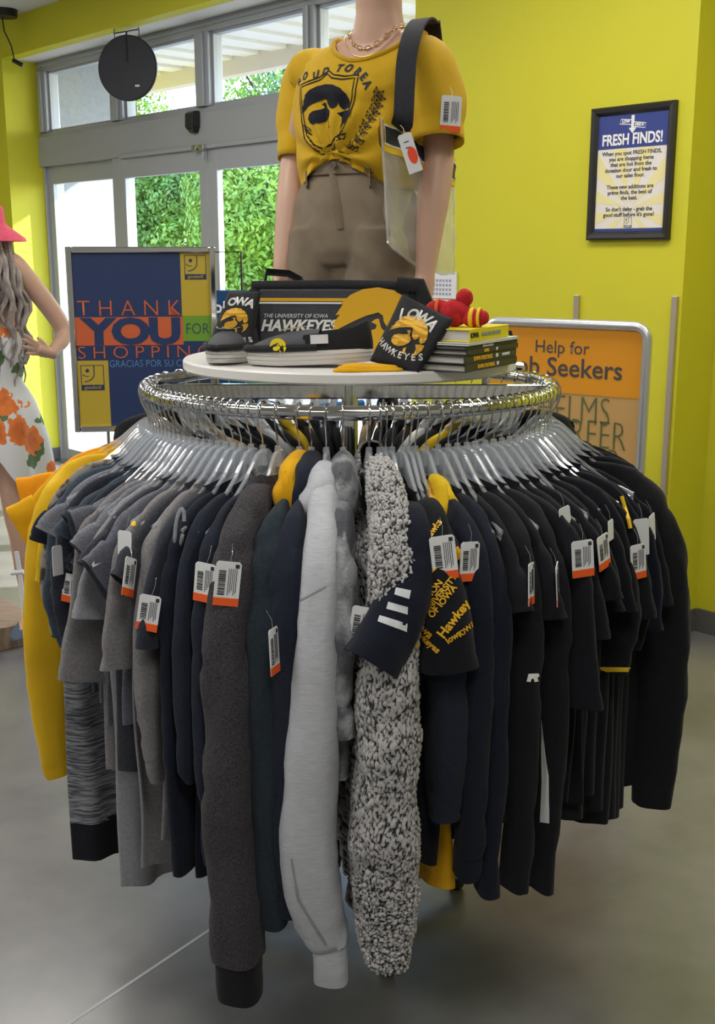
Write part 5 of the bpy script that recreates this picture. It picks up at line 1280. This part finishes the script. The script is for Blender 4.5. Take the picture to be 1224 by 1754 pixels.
def U(u, v, y=-.0052): return Vector((x0_ + u * iw, y, ztop - v * ih))
def blk(u0, v0, u1, v1, m, name, y=-.0046): MB().span(U(u0, v0, y), U(u1, v1, y + .0008)).build(name, m, ts, smooth=False)
GRN = mat('sign_green', (104, 150, 40), .5)
blk(.785, 0, 1.0, .36, SIGNY, 'yellow_block'); blk(.79, .36, 1.0, .508, GRN, 'green_block'); blk(0, .365, .79, .528, SIGNO, 'orange_block'); blk(0, .615, .225, 1.0, SIGNY, 'yellow_block')
def fit_text(body, u0, u1, v, hgt, m, thin=0.0, spacing=1.0, name='lettering'):
    me = text_mesh(body, 1.0, offset=thin, extrude=.0, spacing=spacing); xs = [q.co.x for q in me.vertices]; ys = [q.co.y for q in me.vertices]
    sx = (u1 - u0) * iw / (max(xs) - min(xs)); sy = hgt * ih / (max(ys) - min(ys))
    me.transform(Matrix.Translation(U((u0 + u1) / 2, v)) @ UP @ Matrix.Diagonal((sx, sy, 1, 1)) @ Matrix.Translation((-(max(xs) + min(xs)) / 2, -(max(ys) + min(ys)) / 2, 0)))
    return link(name, me, m, ts)
fit_text('THANK', .02, .775, .312, .085, SIGNO, -.014, 1.6); fit_text('YOU', .03, .77, .447, .163, NAVY, .05, .95); fit_text('FOR', .815, .985, .435, .062, NAVY, -.012)
fit_text('SHOPPING', .01, .985, .568, .070, SIGNO, -.014, 1.5); fit_text('GRACIAS POR SU COMPRA', .235, .98, .635, .040, mat('sign_light_blue', (92, 140, 196), .5), -.012)
smile_logo(ts, iw * .155, NAVY, SIGNY, Matrix.Translation(U(.895, .082)), 'emblem'); smile_logo(ts, iw * .165, NAVY, SIGNY, Matrix.Translation(U(.105, .715)), 'emblem')
MB().cyl((0, .02, .02), (0, .02, zb + .2), .014).cyl((-tw / 2 + .12, .0, zb - .05), (-tw / 2 + .12, .0, zb + .002), .006).build('pole', CHROME, ts)
MB().lathe([(.0001, .03), (.04, .03), (.17, .012), (.18, 0)], 36, (0, .02, 0)).build('base', CHROME, ts)

# ------------------------------------------------------------------ the job seekers stand
pR = atY(1118, 553, 3.75); dj = Vector((-math.sin(R(54)), math.cos(R(54)), 0)); rl = ray(829, 547)
k_ = (pR.x * dj.y - pR.y * dj.x) / (rl.x * dj.y - rl.y * dj.x); pL = Vector((rl.x * k_, rl.y * k_, pR.z))
jw = (pR - pL).length; jz = pR.z + .002; jc = (pR + pL) / 2
js = empty('poster_stand', (jc.x, jc.y, 0), math.atan2(pR.y - pL.y, pR.x - pL.x), 'silver snap-frame poster stand reading Help for Job Seekers before the green wall', 'sign stand')
jb0 = .30
cr = .045; pth = [(-jw / 2 + .016, jb0)]
for cx, cz, a0 in ((-jw / 2 + .016 + cr, jz - .016 - cr, math.pi), (jw / 2 - .016 - cr, jz - .016 - cr, math.pi / 2), (jw / 2 - .016 - cr, jb0 + cr, 0), (-jw / 2 + .016 + cr, jb0 + cr, -math.pi / 2)):
    for q in np.linspace(a0, a0 - math.pi / 2, 7): pth.append((cx + cr * math.cos(q), cz + cr * math.sin(q)))
SILV = mat('silver_snap_frame', (206, 208, 212), .32, metal=.75)
MB().tube([(x, 0, z) for x, z in pth[1:]], .017, 12, closed=True, up=(0, 1, 0)).build('frame', SILV, js)
MB().span((-jw / 2 + .02, -.002, jb0 + .01), (jw / 2 - .02, .006, jz - .02)).build('poster', mat('poster_tan', (200, 158, 98), .5), js, smooth=False)
hz_ = jz - .255 * 1.0
MB().span((-jw / 2 + .03, -.0035, hz_), (jw / 2 - .03, -.002, jz - .03)).build('header_block', mat('poster_orange', (226, 150, 24), .5), js, smooth=False)
DGR = mat('poster_grey_ink', (72, 70, 72), .6); GGR = mat('poster_green_ink', (92, 104, 62), .6)
def jpx(px, py):
    r_ = ray(px, py); k = (pR.x * dj.y - pR.y * dj.x) / (r_.x * dj.y - r_.y * dj.x); p = cam.location + r_ * k
    q = js.matrix_basis.inverted() @ p; return q.x, q.z
for body, a, b, py, hh, th_ in (('Help for', (918, 592), (1010, 600), 0, .060, .004), ('Job Seekers', (872, 622), (1066, 640), 0, .060, .012)):
    xa, za = jpx(*a); xb, zb_ = jpx(*b); me = text_mesh(body, 1.0, offset=th_, extrude=0); xs = [q.co.x for q in me.vertices]; s_ = (xb - xa) / (max(xs) - min(xs))
    me.transform(Matrix.Translation(((xa + xb) / 2, -.0045, (za + zb_) / 2)) @ UP @ Matrix.Diagonal((s_, s_ * 1.02, 1, 1)) @ Matrix.Translation((-(max(xs) + min(xs)) / 2, 0, 0))); link('lettering', me, DGR, js)
for body, a, b in (('HELMS', (922, 700), (1044, 708)), ('CAREER', (920, 738), (1072, 750)), ('CENTER', (915, 782), (1062, 794))):
    xa, za = jpx(*a); xb, zb_ = jpx(*b); me = text_mesh(body, 1.0, offset=-.018, extrude=0); xs = [q.co.x for q in me.vertices]; s_ = (xb - xa) / (max(xs) - min(xs))
    me.transform(Matrix.Translation(((xa + xb) / 2, -.0045, (za + zb_) / 2)) @ UP @ Matrix.Diagonal((s_, s_ * 1.5, 1, 1)) @ Matrix.Translation((-(max(xs) + min(xs)) / 2, 0, 0))); link('lettering', me, GGR, js)
for x in (-jw / 2 + .05, jw / 2 - .05):
    MB().tube([(x, 0, jb0 + .02), (x, .0, .03)], .014, 10).tube([(x, -.2, .012), (x, .2, .012)], .012, 10).build('leg', SILV, js)

# ------------------------------------------------------------------ on the green walls
def SW_(px, py, off=0.0):
    r_ = ray(px, py); p0 = CA + WN * off; k = (p0.x * WN.x + p0.y * WN.y) / (r_.x * WN.x + r_.y * WN.y); p = cam.location + r_ * k; v = p - CA
    return v.x * WU.x + v.y * WU.y, p.z
a_, b_, c_ = SW_(1018, 188), SW_(1162, 171), SW_(1149, 410)
fs0, fs1, fz1, fz0 = b_[0], a_[0], (a_[1] + b_[1]) / 2, c_[1]
fw, fh = fs1 - fs0, fz1 - fz0
po = empty('framed_poster', W((fs0 + fs1) / 2, 0, (fz0 + fz1) / 2), WROT, 'black framed FRESH FINDS poster hanging on the yellow-green wall', 'poster')
fb = MB(); t = .034
prof = [(0, 0.0), (0, -.022), (.008, -.028), (.022, -.026), (t, -.012), (t, 0.0)]
for (ax, az, bx, bz) in ((-1, 1, 1, 1), (1, 1, 1, -1), (1, -1, -1, -1), (-1, -1, -1, 1)):
    rows = []
    for X, Z in ((ax, az), (bx, bz)):
        rows.append([(X * (fw / 2 - d), y, Z * (fh / 2 - d)) for d, y in prof])
    fb.rings(rows, closed=False)
fb.build('frame', mat('black_snap_frame', (38, 36, 36), .35), po, smooth=False)
PBL = mat('poster_blue', (44, 60, 134), .45); PWH = mat('poster_paper', (226, 220, 214), .5); PYE = mat('poster_pale_yellow', (230, 219, 160), .5)
iw2, ih2 = fw - 2 * t + .004, fh - 2 * t + .004
MB().span((-iw2 / 2, -.010, -ih2 / 2), (iw2 / 2, -.006, ih2 / 2)).build('print', PWH, po, smooth=False)
MB().span((-iw2 / 2, -.0112, ih2 * .5 - ih2 * .285), (iw2 / 2, -.0100, ih2 / 2)).build('blue_block', PBL, po, smooth=False)
MB().span((-iw2 / 2, -.0112, -ih2 / 2), (iw2 / 2, -.0100, -ih2 / 2 + ih2 * .03)).build('blue_band', PBL, po, smooth=False)
rb_ = MB(); cz0 = -ih2 * .30
for k in range(12):
    a0 = 2 * math.pi * k / 12 + .1; a1 = a0 + .26; pts = []
    zl, zh, xl_ = -ih2 * .47, ih2 * .215, iw2 / 2
    def clip(a):
        c, s = math.cos(a), math.sin(a); ts_ = [v for v in ((xl_ / c) if c > 1e-6 else None, (-xl_ / c) if c < -1e-6 else None, ((zh - cz0) / s) if s > 1e-6 else None, ((zl - cz0) / s) if s < -1e-6 else None) if v]
        t_2 = min(ts_); return (c * t_2, cz0 + s * t_2)
    p_in = (.02 * math.cos((a0 + a1) / 2), cz0 + .02 * math.sin((a0 + a1) / 2)); rb_.poly([p_in, clip(a0), clip(a1)], Matrix.Translation((0, -.0106, 0)), .0004)
rb_.build('sunray_print', PYE, po, smooth=False)
PT = (0, -.0122)
text('lettering', 'FRESH FINDS!', .060, WHITE, po, (0, -.0118, ih2 * .285), sx=.80, offset=.0016)
ar = MB(); M_ = Matrix.Translation((0, -.0118, 0))
ar.strip([(-.055, ih2 * .458), (.0, ih2 * .445), (.0, ih2 * .405), (-.062, ih2 * .42)], .003, M_, closed=True); ar.strip([(.0, ih2 * .43), (.062, ih2 * .41), (.058, ih2 * .372), (-.002, ih2 * .392)], .003, M_, closed=True)
ar.poly([(-.007, ih2 * .485), (.007, ih2 * .485), (.007, ih2 * .38), (.018, ih2 * .38), (0, ih2 * .335), (-.018, ih2 * .38), (-.007, ih2 * .38)], M_); ar.build('arrow_print', WHITE, po, smooth=False)
text('lettering', 'LOW', .016, WHITE, po, (-.032, -.0120, ih2 * .435), offset=.0006); text('lettering', 'PRICE', .016, WHITE, po, (.033, -.0120, ih2 * .402), offset=.0006)
text('lettering', 'When you spot FRESH FINDS,\nyou are shopping items\nthat are hot from the\ndonation door and fresh to\nour sales floor.\n \nThese new additions are\nprime finds, the best of\nthe best.\n \nSo don\'t delay - grab the\ngood stuff before it\'s gone!', .0225, mat('poster_ink', (60, 58, 66), .6), po, (0, -.0112, -ih2 * .09), sx=1.0, offset=.0003, line=.98)
smile_logo(po, .036, PBL, WHITE, Matrix.Translation((0, -.0112, -ih2 * .42)), 'emblem')

STD = mat('zinc_standard', (196, 186, 176), .35, metal=.7)
for (px, py), zl, lab in (((990, 505), .12, 'slotted metal wall standard rising behind the poster stand'), ((1158, 507), .12, 'slotted metal wall standard at the outer corner of the yellow-green wall')):
    s_, z_ = SW_(px, py); s_ = max(s_, .016)
    e = empty('wall_standard', W(s_, 0, zl), WROT, lab, 'wall standard'); m = MB(); m.span((-.0125, -.016, 0), (.0125, -.002, z_ - zl)); m.build('channel', STD, e, smooth=False, bevel=.003)
s_a, z_a = SW_(741, 466); s_b, z_b = SW_(783, 512)
ca = empty('wall_calendar', W((s_a + s_b) / 2, 0, z_b), WROT, 'white wall calendar sheet with a grid behind the mannequin hand', 'calendar')
cw, ch_ = s_a - s_b, z_a - z_b
MB().span((-cw / 2, -.012, 0), (cw / 2, -.002, ch_)).build('sheet', CARD, ca, smooth=False); MB().span((-cw / 2 + .02, -.010, -.05), (cw / 2 - .002, -.003, -.004)).build('lower_sheet', CARD, ca, smooth=False)
gd = MB()
for i in range(6):
    for j in range(4): gd.span((-cw / 2 + .012 + i * cw * .13, -.0126, ch_ * .12 + j * ch_ * .17), (-cw / 2 + .012 + i * cw * .13 + cw * .085, -.0118, ch_ * .12 + j * ch_ * .17 + ch_ * .10))
gd.build('date_print', mat('calendar_ink', (150, 152, 176), .6), ca, smooth=False)

# ------------------------------------------------------------------ hung under the soffit by the doors
s_, z_ = SW_(219, 117, .06); rd = .20
dk = empty('hanging_disc', W(s_, .06, z_), WROT * .25, 'round black disc hanging on wires from the soffit before the transom windows', 'hanging disc')
MB().lathe([(.0001, -.012), (rd * .9, -.012), (rd, -.004), (rd, .008), (rd * .96, .014), (.0001, .014)], 48).build('disc', mat('disc_black', (26, 29, 40), .5), dk, rot=(math.pi / 2, 0, 0), sharp=30)
MB().span((-.006, -.02, .03), (.006, -.012, rd)).build('slot', mat('disc_slot', (12, 12, 18), .5), dk, smooth=False)
MB().span((.05, -.0145, -.115), (.08, -.012, -.103)).build('sticker', CARD, dk, smooth=False)
wz = BULK - z_ - .002
MB().tube([(-.08, 0, rd + .012), (.08, 0, rd + .03)], .004, 8).tube([(-.075, 0, rd * .85), (-.085, 0, rd + .012), (-.08, 0, rd + .04)], .003, 6).tube([(.085, 0, rd * .82), (.085, 0, rd + .03), (.07, 0, rd + .075)], .003, 6).tube([(0, 0, rd), (0, 0, rd + .02)], .006, 6).build('hanger_wire', BLACKP, dk)
p_ = atZ(8, 27, CEIL - .04); q_ = atY(24, 100, p_.y + .02); r1, r2 = atY(22, 103, p_.y + .02), atY(39, 112, p_.y + .02)
hb_ = empty('hanging_hook', p_, 0, 'small black cable hook dangling from the ceiling beside the entrance', 'ceiling hook')
MB().cyl((0, 0, -.01), (0, 0, .04), .085, .09, 20).build('ceiling_cap', BLACKP, hb_)
MB().tube([(-.02, 0, 0), (-.01, 0, -.1), tuple((q_ - p_) * .7), tuple(q_ - p_)], .005, 6).build('cable', BLACKP, hb_)
MB().tube([tuple(r1 - p_), tuple(r2 - p_)], .015, 8).build('bar', BLACKP, hb_)

# ------------------------------------------------------------------ the blue display by the doors and a cart
d0, d1 = atY(366, 497, 5.1), atY(455, 497, 5.1); dzb = .9
bd_ = empty('display_board', ((d0.x + d1.x) / 2, 5.1, 0), R(2), 'blue display board with white lettering between the thank-you sign and black pouch', 'display board'); bw = d1.x - d0.x; bh = d0.z
MB().span((-bw / 2, -.01, dzb), (bw / 2, .01, bh)).build('panel', mat('display_blue', (18, 66, 116), .4), bd_, smooth=False, bevel=.004)
text('lettering', 'goodwill', .075, WHITE, bd_, (-bw * .28, -.012, bh - .075), offset=.0015)
MB().span((bw * .10, -.013, bh - .11), (bw * .13, -.0115, bh - .03)).span((bw * .17, -.013, bh - .11), (bw * .20, -.0115, bh - .03)).build('bar_print', mat('display_light_blue', (96, 160, 220), .5), bd_, smooth=False)
MB().tube([(-bw / 2, 0, bh), (-bw / 2, 0, bh + .165), (bw * .04, 0, bh + .165), (bw * .04, 0, bh)], .005, 6).build('wire_frame', BLACKP, bd_)
for x in (-bw / 2 + .02, bw / 2 - .02): MB().tube([(x, 0, dzb + .02), (x, 0, .02)], .01, 8).tube([(x, -.2, .012), (x, .2, .012)], .01, 8).build('leg', STEEL, bd_)
ct_ = empty('shopping_cart', (-.46, 4.75, 0), R(35), 'blue shopping cart parked behind the round rack near the doors', 'shopping cart')
CBL = mat('cart_blue', (28, 86, 150), .4); m = MB()
for z in np.linspace(.55, .98, 6):
    k = .8 + .2 * (z - .55) / .43; m.tube([(-.22 * k, -.38 * k, z), (.22 * k, -.38 * k, z), (.22 * k, .38 * k, z), (-.22 * k, .38 * k, z)], .004, 6, closed=True)
for i in range(40):
    a = i / 40; P4 = [(-.22, -.38), (.22, -.38), (.22, .38), (-.22, .38), (-.22, -.38)]; j = int(a * 4); f_ = a * 4 - j; x = P4[j][0] + (P4[j + 1][0] - P4[j][0]) * f_; y = P4[j][1] + (P4[j + 1][1] - P4[j][1]) * f_
    m.tube([(x * .8, y * .8, .55), (x, y, .98)], .003, 5)
m.build('basket', CBL, ct_)
MB().tube([(-.25, -.48, 1.04), (.25, -.48, 1.04)], .016, 10).build('push_handle', CBL, ct_)
MB().tube([(-.22, -.48, 1.04), (-.2, -.4, .9), (-.2, -.36, .25), (-.2, .4, .18)], .012, 8).tube([(.22, -.48, 1.04), (.2, -.4, .9), (.2, -.36, .25), (.2, .4, .18)], .012, 8).build('cart_frame', STEEL, ct_)
for x, y in ((-.2, -.34), (.2, -.34), (-.2, .38), (.2, .38)): MB().cyl((x - .015, y, .06), (x + .015, y, .06), .06).cyl((x, y, .06), (x, y, .2), .008).build('wheel', BLACKP, ct_)

# ------------------------------------------------------------------ the mannequin by the window
YM = 4.5
m2 = empty('mannequin', (-1.48, YM, .10), 0, 'mannequin in floral sundress and pink bucket hat with hand on hip by the window', 'mannequin')
def px2(x, y, dy=0.0): return atY(x, y, YM + dy)
def loft_w(rings, seg=32):
    return MB().rings([[(cx + w * math.cos(q), cy + d * math.sin(q), z) for q in np.linspace(0, 2 * np.pi, seg, endpoint=False)] for cx, cy, z, w, d in rings], True, True, True)
CXM = -1.475
tor = loft_w([(CXM, YM, .86, .15, .10), (CXM, YM, .98, .165, .11), (CXM, YM, 1.12, .125, .09), (CXM, YM, 1.25, .14, .10), (CXM, YM, 1.36, .155, .10), (CXM, YM, 1.43, .15, .07), (CXM, YM + .01, 1.47, .06, .05), (CXM, YM + .01, 1.56, .048, .048)])
hd2 = loft_w([(CXM, YM - .02, 1.52, .03, .03), (CXM, YM - .01, 1.57, .062, .08), (CXM, YM, 1.64, .072, .095), (CXM, YM, 1.72, .07, .09), (CXM, YM, 1.77, .03, .04)])
shd, elb, wri = px2(28, 458, .02), px2(107, 562, .10), px2(88, 606, -.02)
arm = limb([shd - Vector((.04, 0, 0)), shd, elb, wri], [.04, .044, .035, .022])
hnd = hand(wri, (px2(50, 592, -.10) - wri).normalized(), Vector((0, -.3, .95)).normalized(), Vector((.2, -.95, -.2)).normalized(), .18, .9, .9)
legs2 = [limb([(CXM + dx, YM, .90), (CXM + dx * 1.1, YM - .02, .62), (CXM + dx * 1.15 + .0, YM - .015, .50), (CXM + dx * 1.2, YM + .02, .36), (CXM + dx * 1.2, YM + .03, .15)], [.082, .062, .050, .054, .030]) for dx in (.085, -.085)]
sho2 = [limb([(CXM + dx * 1.2, YM + .04, .15), (CXM + dx * 1.2, YM - .03, .135), (CXM + dx * 1.2 + .01, YM - .14, .115)], [.034, .034, .024]) for dx in (.085, -.085)]
fuse('body', [tor, hd2, arm, *hnd, *legs2, *sho2], SKIN, m2, .0042, 3)
def floral():
    m = bpy.data.materials.new('floral_print'); m.use_nodes = True; N, L = m.node_tree.nodes, m.node_tree.links; p = N['Principled BSDF']; tc = N.new('ShaderNodeTexCoord')
    def spots(scale, loc, edge, col_a, col_b, petal):
        mp = N.new('ShaderNodeMapping'); mp.inputs['Location'].default_value = loc; L.new(tc.outputs['Object'], mp.inputs[0])
        ns = N.new('ShaderNodeTexNoise'); ns.inputs['Scale'].default_value = petal; ns.inputs['Detail'].default_value = 1; L.new(mp.outputs[0], ns.inputs[0])
        v = N.new('ShaderNodeTexVoronoi'); v.inputs['Scale'].default_value = scale; v.inputs['Randomness'].default_value = .85; L.new(mp.outputs[0], v.inputs['Vector'])
        a = N.new('ShaderNodeMath'); a.operation = 'MULTIPLY_ADD'; a.inputs[1].default_value = .35; L.new(ns.outputs[0], a.inputs[0]); L.new(v.outputs['Distance'], a.inputs[2])
        lt_ = N.new('ShaderNodeMath'); lt_.operation = 'LESS_THAN'; lt_.inputs[1].default_value = edge; L.new(a.outputs[0], lt_.inputs[0])
        rp = N.new('ShaderNodeValToRGB'); rp.color_ramp.elements[0].position = .10; rp.color_ramp.elements[1].position = edge; rp.color_ramp.elements[0].color = srgb(col_a) + (1,); rp.color_ramp.elements[1].color = srgb(col_b) + (1,); L.new(a.outputs[0], rp.inputs[0])
        return lt_.outputs[0], rp.outputs[0]
    m1, c1 = spots(6.4, (.02, .1, .05), .60, (120, 40, 24), (232, 128, 60), 42); m2_, c2 = spots(7.5, (.37, .2, .11), .54, (48, 74, 48), (96, 122, 84), 30)
    x1 = N.new('ShaderNodeMixRGB'); x1.inputs[1].default_value = srgb((214, 214, 218)) + (1,); L.new(m2_, x1.inputs[0]); L.new(c2, x1.inputs[2])
    x2 = N.new('ShaderNodeMixRGB'); L.new(m1, x2.inputs[0]); L.new(x1.outputs[0], x2.inputs[1]); L.new(c1, x2.inputs[2]); L.new(x2.outputs[0], p.inputs['Base Color']); p.inputs['Roughness'].default_value = .85
    return m
dr = MB(); rows = []; seg = 72
for z, w, d, dip in ((1.40, .135, .085, 0), (1.30, .155, .110, 0), (1.20, .145, .105, 0), (1.13, .132, .098, 0), (1.05, .175, .135, 0), (.97, .195, .165, .1), (.91, .210, .185, .3), (.86, .218, .195, .7), (.83, .222, .20, 1.0)):
    row = []
    for q in np.linspace(0, 2 * np.pi, seg, endpoint=False):
        t_ = max(0, (1.13 - z) / .33); rip = 1 + t_ * .10 * math.sin(q * 7 + 1) ; hem_ = -dip * (.10 * math.sin(q * 2 + 2.6) + .03 * math.sin(q * 7 + 1))
        row.append((CXM + .005 + w * rip * math.cos(q), YM + d * rip * math.sin(q), z + hem_))
    rows.append(row)
part_world(dr.rings(rows), 'sundress', floral(), m2, m2, sharp=180)
PNK = fab('pink_canvas', (226, 92, 122), (214, 82, 112), vscale=40)
hat = [(.0001, 1.825), (.075, 1.822), (.098, 1.80), (.104, 1.745), (.108, 1.735), (.175, 1.685), (.18, 1.672), (.172, 1.672), (.104, 1.72)]
part_world(MB().lathe(hat, 48, (CXM + .005, YM, 0)), 'bucket_hat', PNK, m2, m2, sharp=50)
hr = MB(); g = np.random.default_rng(3)
for k in range(90):
    a = g.uniform(0, 2 * math.pi); r0 = g.uniform(.072, .10); ln = g.uniform(.46, .60); ph = g.uniform(0, 6.3); wv = g.uniform(.008, .018); pts = []
    for u in np.linspace(0, 1, 20):
        rr = r0 + .055 * min(1, u * 2.2) * (.6 + .4 * math.sin(ph)); pts.append((CXM + math.cos(a) * rr * (1.15 if math.cos(a) > 0 else 1) + wv * u ** .5 * math.sin(u * 22 + ph), YM + math.sin(a) * rr * .9 + wv * u ** .5 * math.cos(u * 20 + ph), 1.70 - u * ln))
    hr.tube(pts, [.013 * (1 - .75 * (i / 19) ** 2) for i in range(20)], 6)
part_world(hr, 'hair', fab('grey_hair', (128, 118, 116), (168, 158, 154), vscale=30, rough=.5, spec=.5), m2, m2)
for dx in (.085, -.085):
    x = CXM + dx * 1.2; b = MB(); rows = []
    for y, w, z0, z1 in ((.065, .02, .102, .15), (.05, .034, .101, .165), (0, .038, .101, .165), (-.06, .042, .101, .15), (-.13, .044, .101, .14), (-.18, .030, .102, .125), (-.195, .008, .104, .112)):
        rows.append([(x + w * math.cos(q), YM + y, z0 + (z1 - z0) * max(0, math.sin(q)) ** .7) for q in np.linspace(-.15, math.pi + .15, 15)])
    part_world(b.rings(rows, True, True, True), 'sneaker', mat('blue_grey_canvas', (72, 84, 104), .8), m2, m2)
rod0, rod1 = px2(28, 945, -.09), px2(44, 1082, -.09)
part_world(MB().tube([rod0, rod0.lerp(rod1, .25) + Vector((.004, 0, 0)), rod1], .010, 10).tube([rod0.lerp(rod1, .26) + Vector((-.03, -.004, 0)), rod0.lerp(rod1, .26) + Vector((.02, -.004, .006))], .010, 10).cyl(rod1 + Vector((0, 0, -.0)), (rod1.x, rod1.y, .105), .024, .030), 'support_rod', mat('white_translucent_plastic', (216, 218, 222), .35), m2, m2)
pa, pb = atZ(0, 1116, 0), atZ(62, 1102, 0)
pf = MB(); n_d = Vector((pb.x - pa.x, pb.y - pa.y, 0)).normalized(); nrm_ = Vector((-n_d.y, n_d.x, 0)); c3 = pb + n_d * .03
for z0, z1 in ((0.0, .10),):
    P = [c3 - n_d * 1.0, c3, c3 + nrm_ * .75, c3 - n_d * 1.0 + nrm_ * .75]; pf.add([(p.x, p.y, z) for z in (z0, z1) for p in P], [(3, 2, 1, 0), (4, 5, 6, 7), (0, 1, 5, 4), (1, 2, 6, 5), (2, 3, 7, 6), (3, 0, 4, 7)])
pfo = tag(pf.build('wooden_platform', mat('worn_wood', (150, 128, 108), .6, col2=(118, 96, 78), vscale=9, stretch=(1, 6, 1)), smooth=False, bevel=.004), 'low worn wooden platform under the mannequin in the floral sundress', 'platform')

# ------------------------------------------------------------------ trees across the road
tree(19.0, 12.2, 4.6, 2.1, 2.3, 0, 'rounded bright green tree nearest the doors across the road', 21, 17000, .075)
tree(25.5, 14.0, 5.0, 2.4, 2.6, 1, 'mid green bushy tree filling the sliding door by the sign', 22, 17000, .085)
tree(30.5, 16.5, 8.2, 2.8, 4.0, 0, 'bright green tree behind the black hanging disc', 23, 17000, .09)
tree(26.0, 19.5, 9.8, 2.9, 4.9, 0, 'tall bright tree seen in the transom beside the dark sensor', 24, 17000, .095)
tree(22.0, 18.5, 9.9, 3.0, 5.0, 2, 'tall blue-green tree in the widest transom pane', 25, 18000, .095)
tree(18.0, 18.0, 9.9, 3.0, 5.0, 2, 'tall blue-green tree behind the mannequin shoulder', 26, 18000, .095)
tree(35.8, 19.0, 7.4, 2.8, 3.7, 1, 'dark green tree farthest along the road by the outer wall', 27, 14000, .10)
tree(14.0, 17.0, 8.0, 2.8, 4.1, 1, 'mid green tree hidden mostly behind the mannequin in gold tee', 28, 12000, .10)
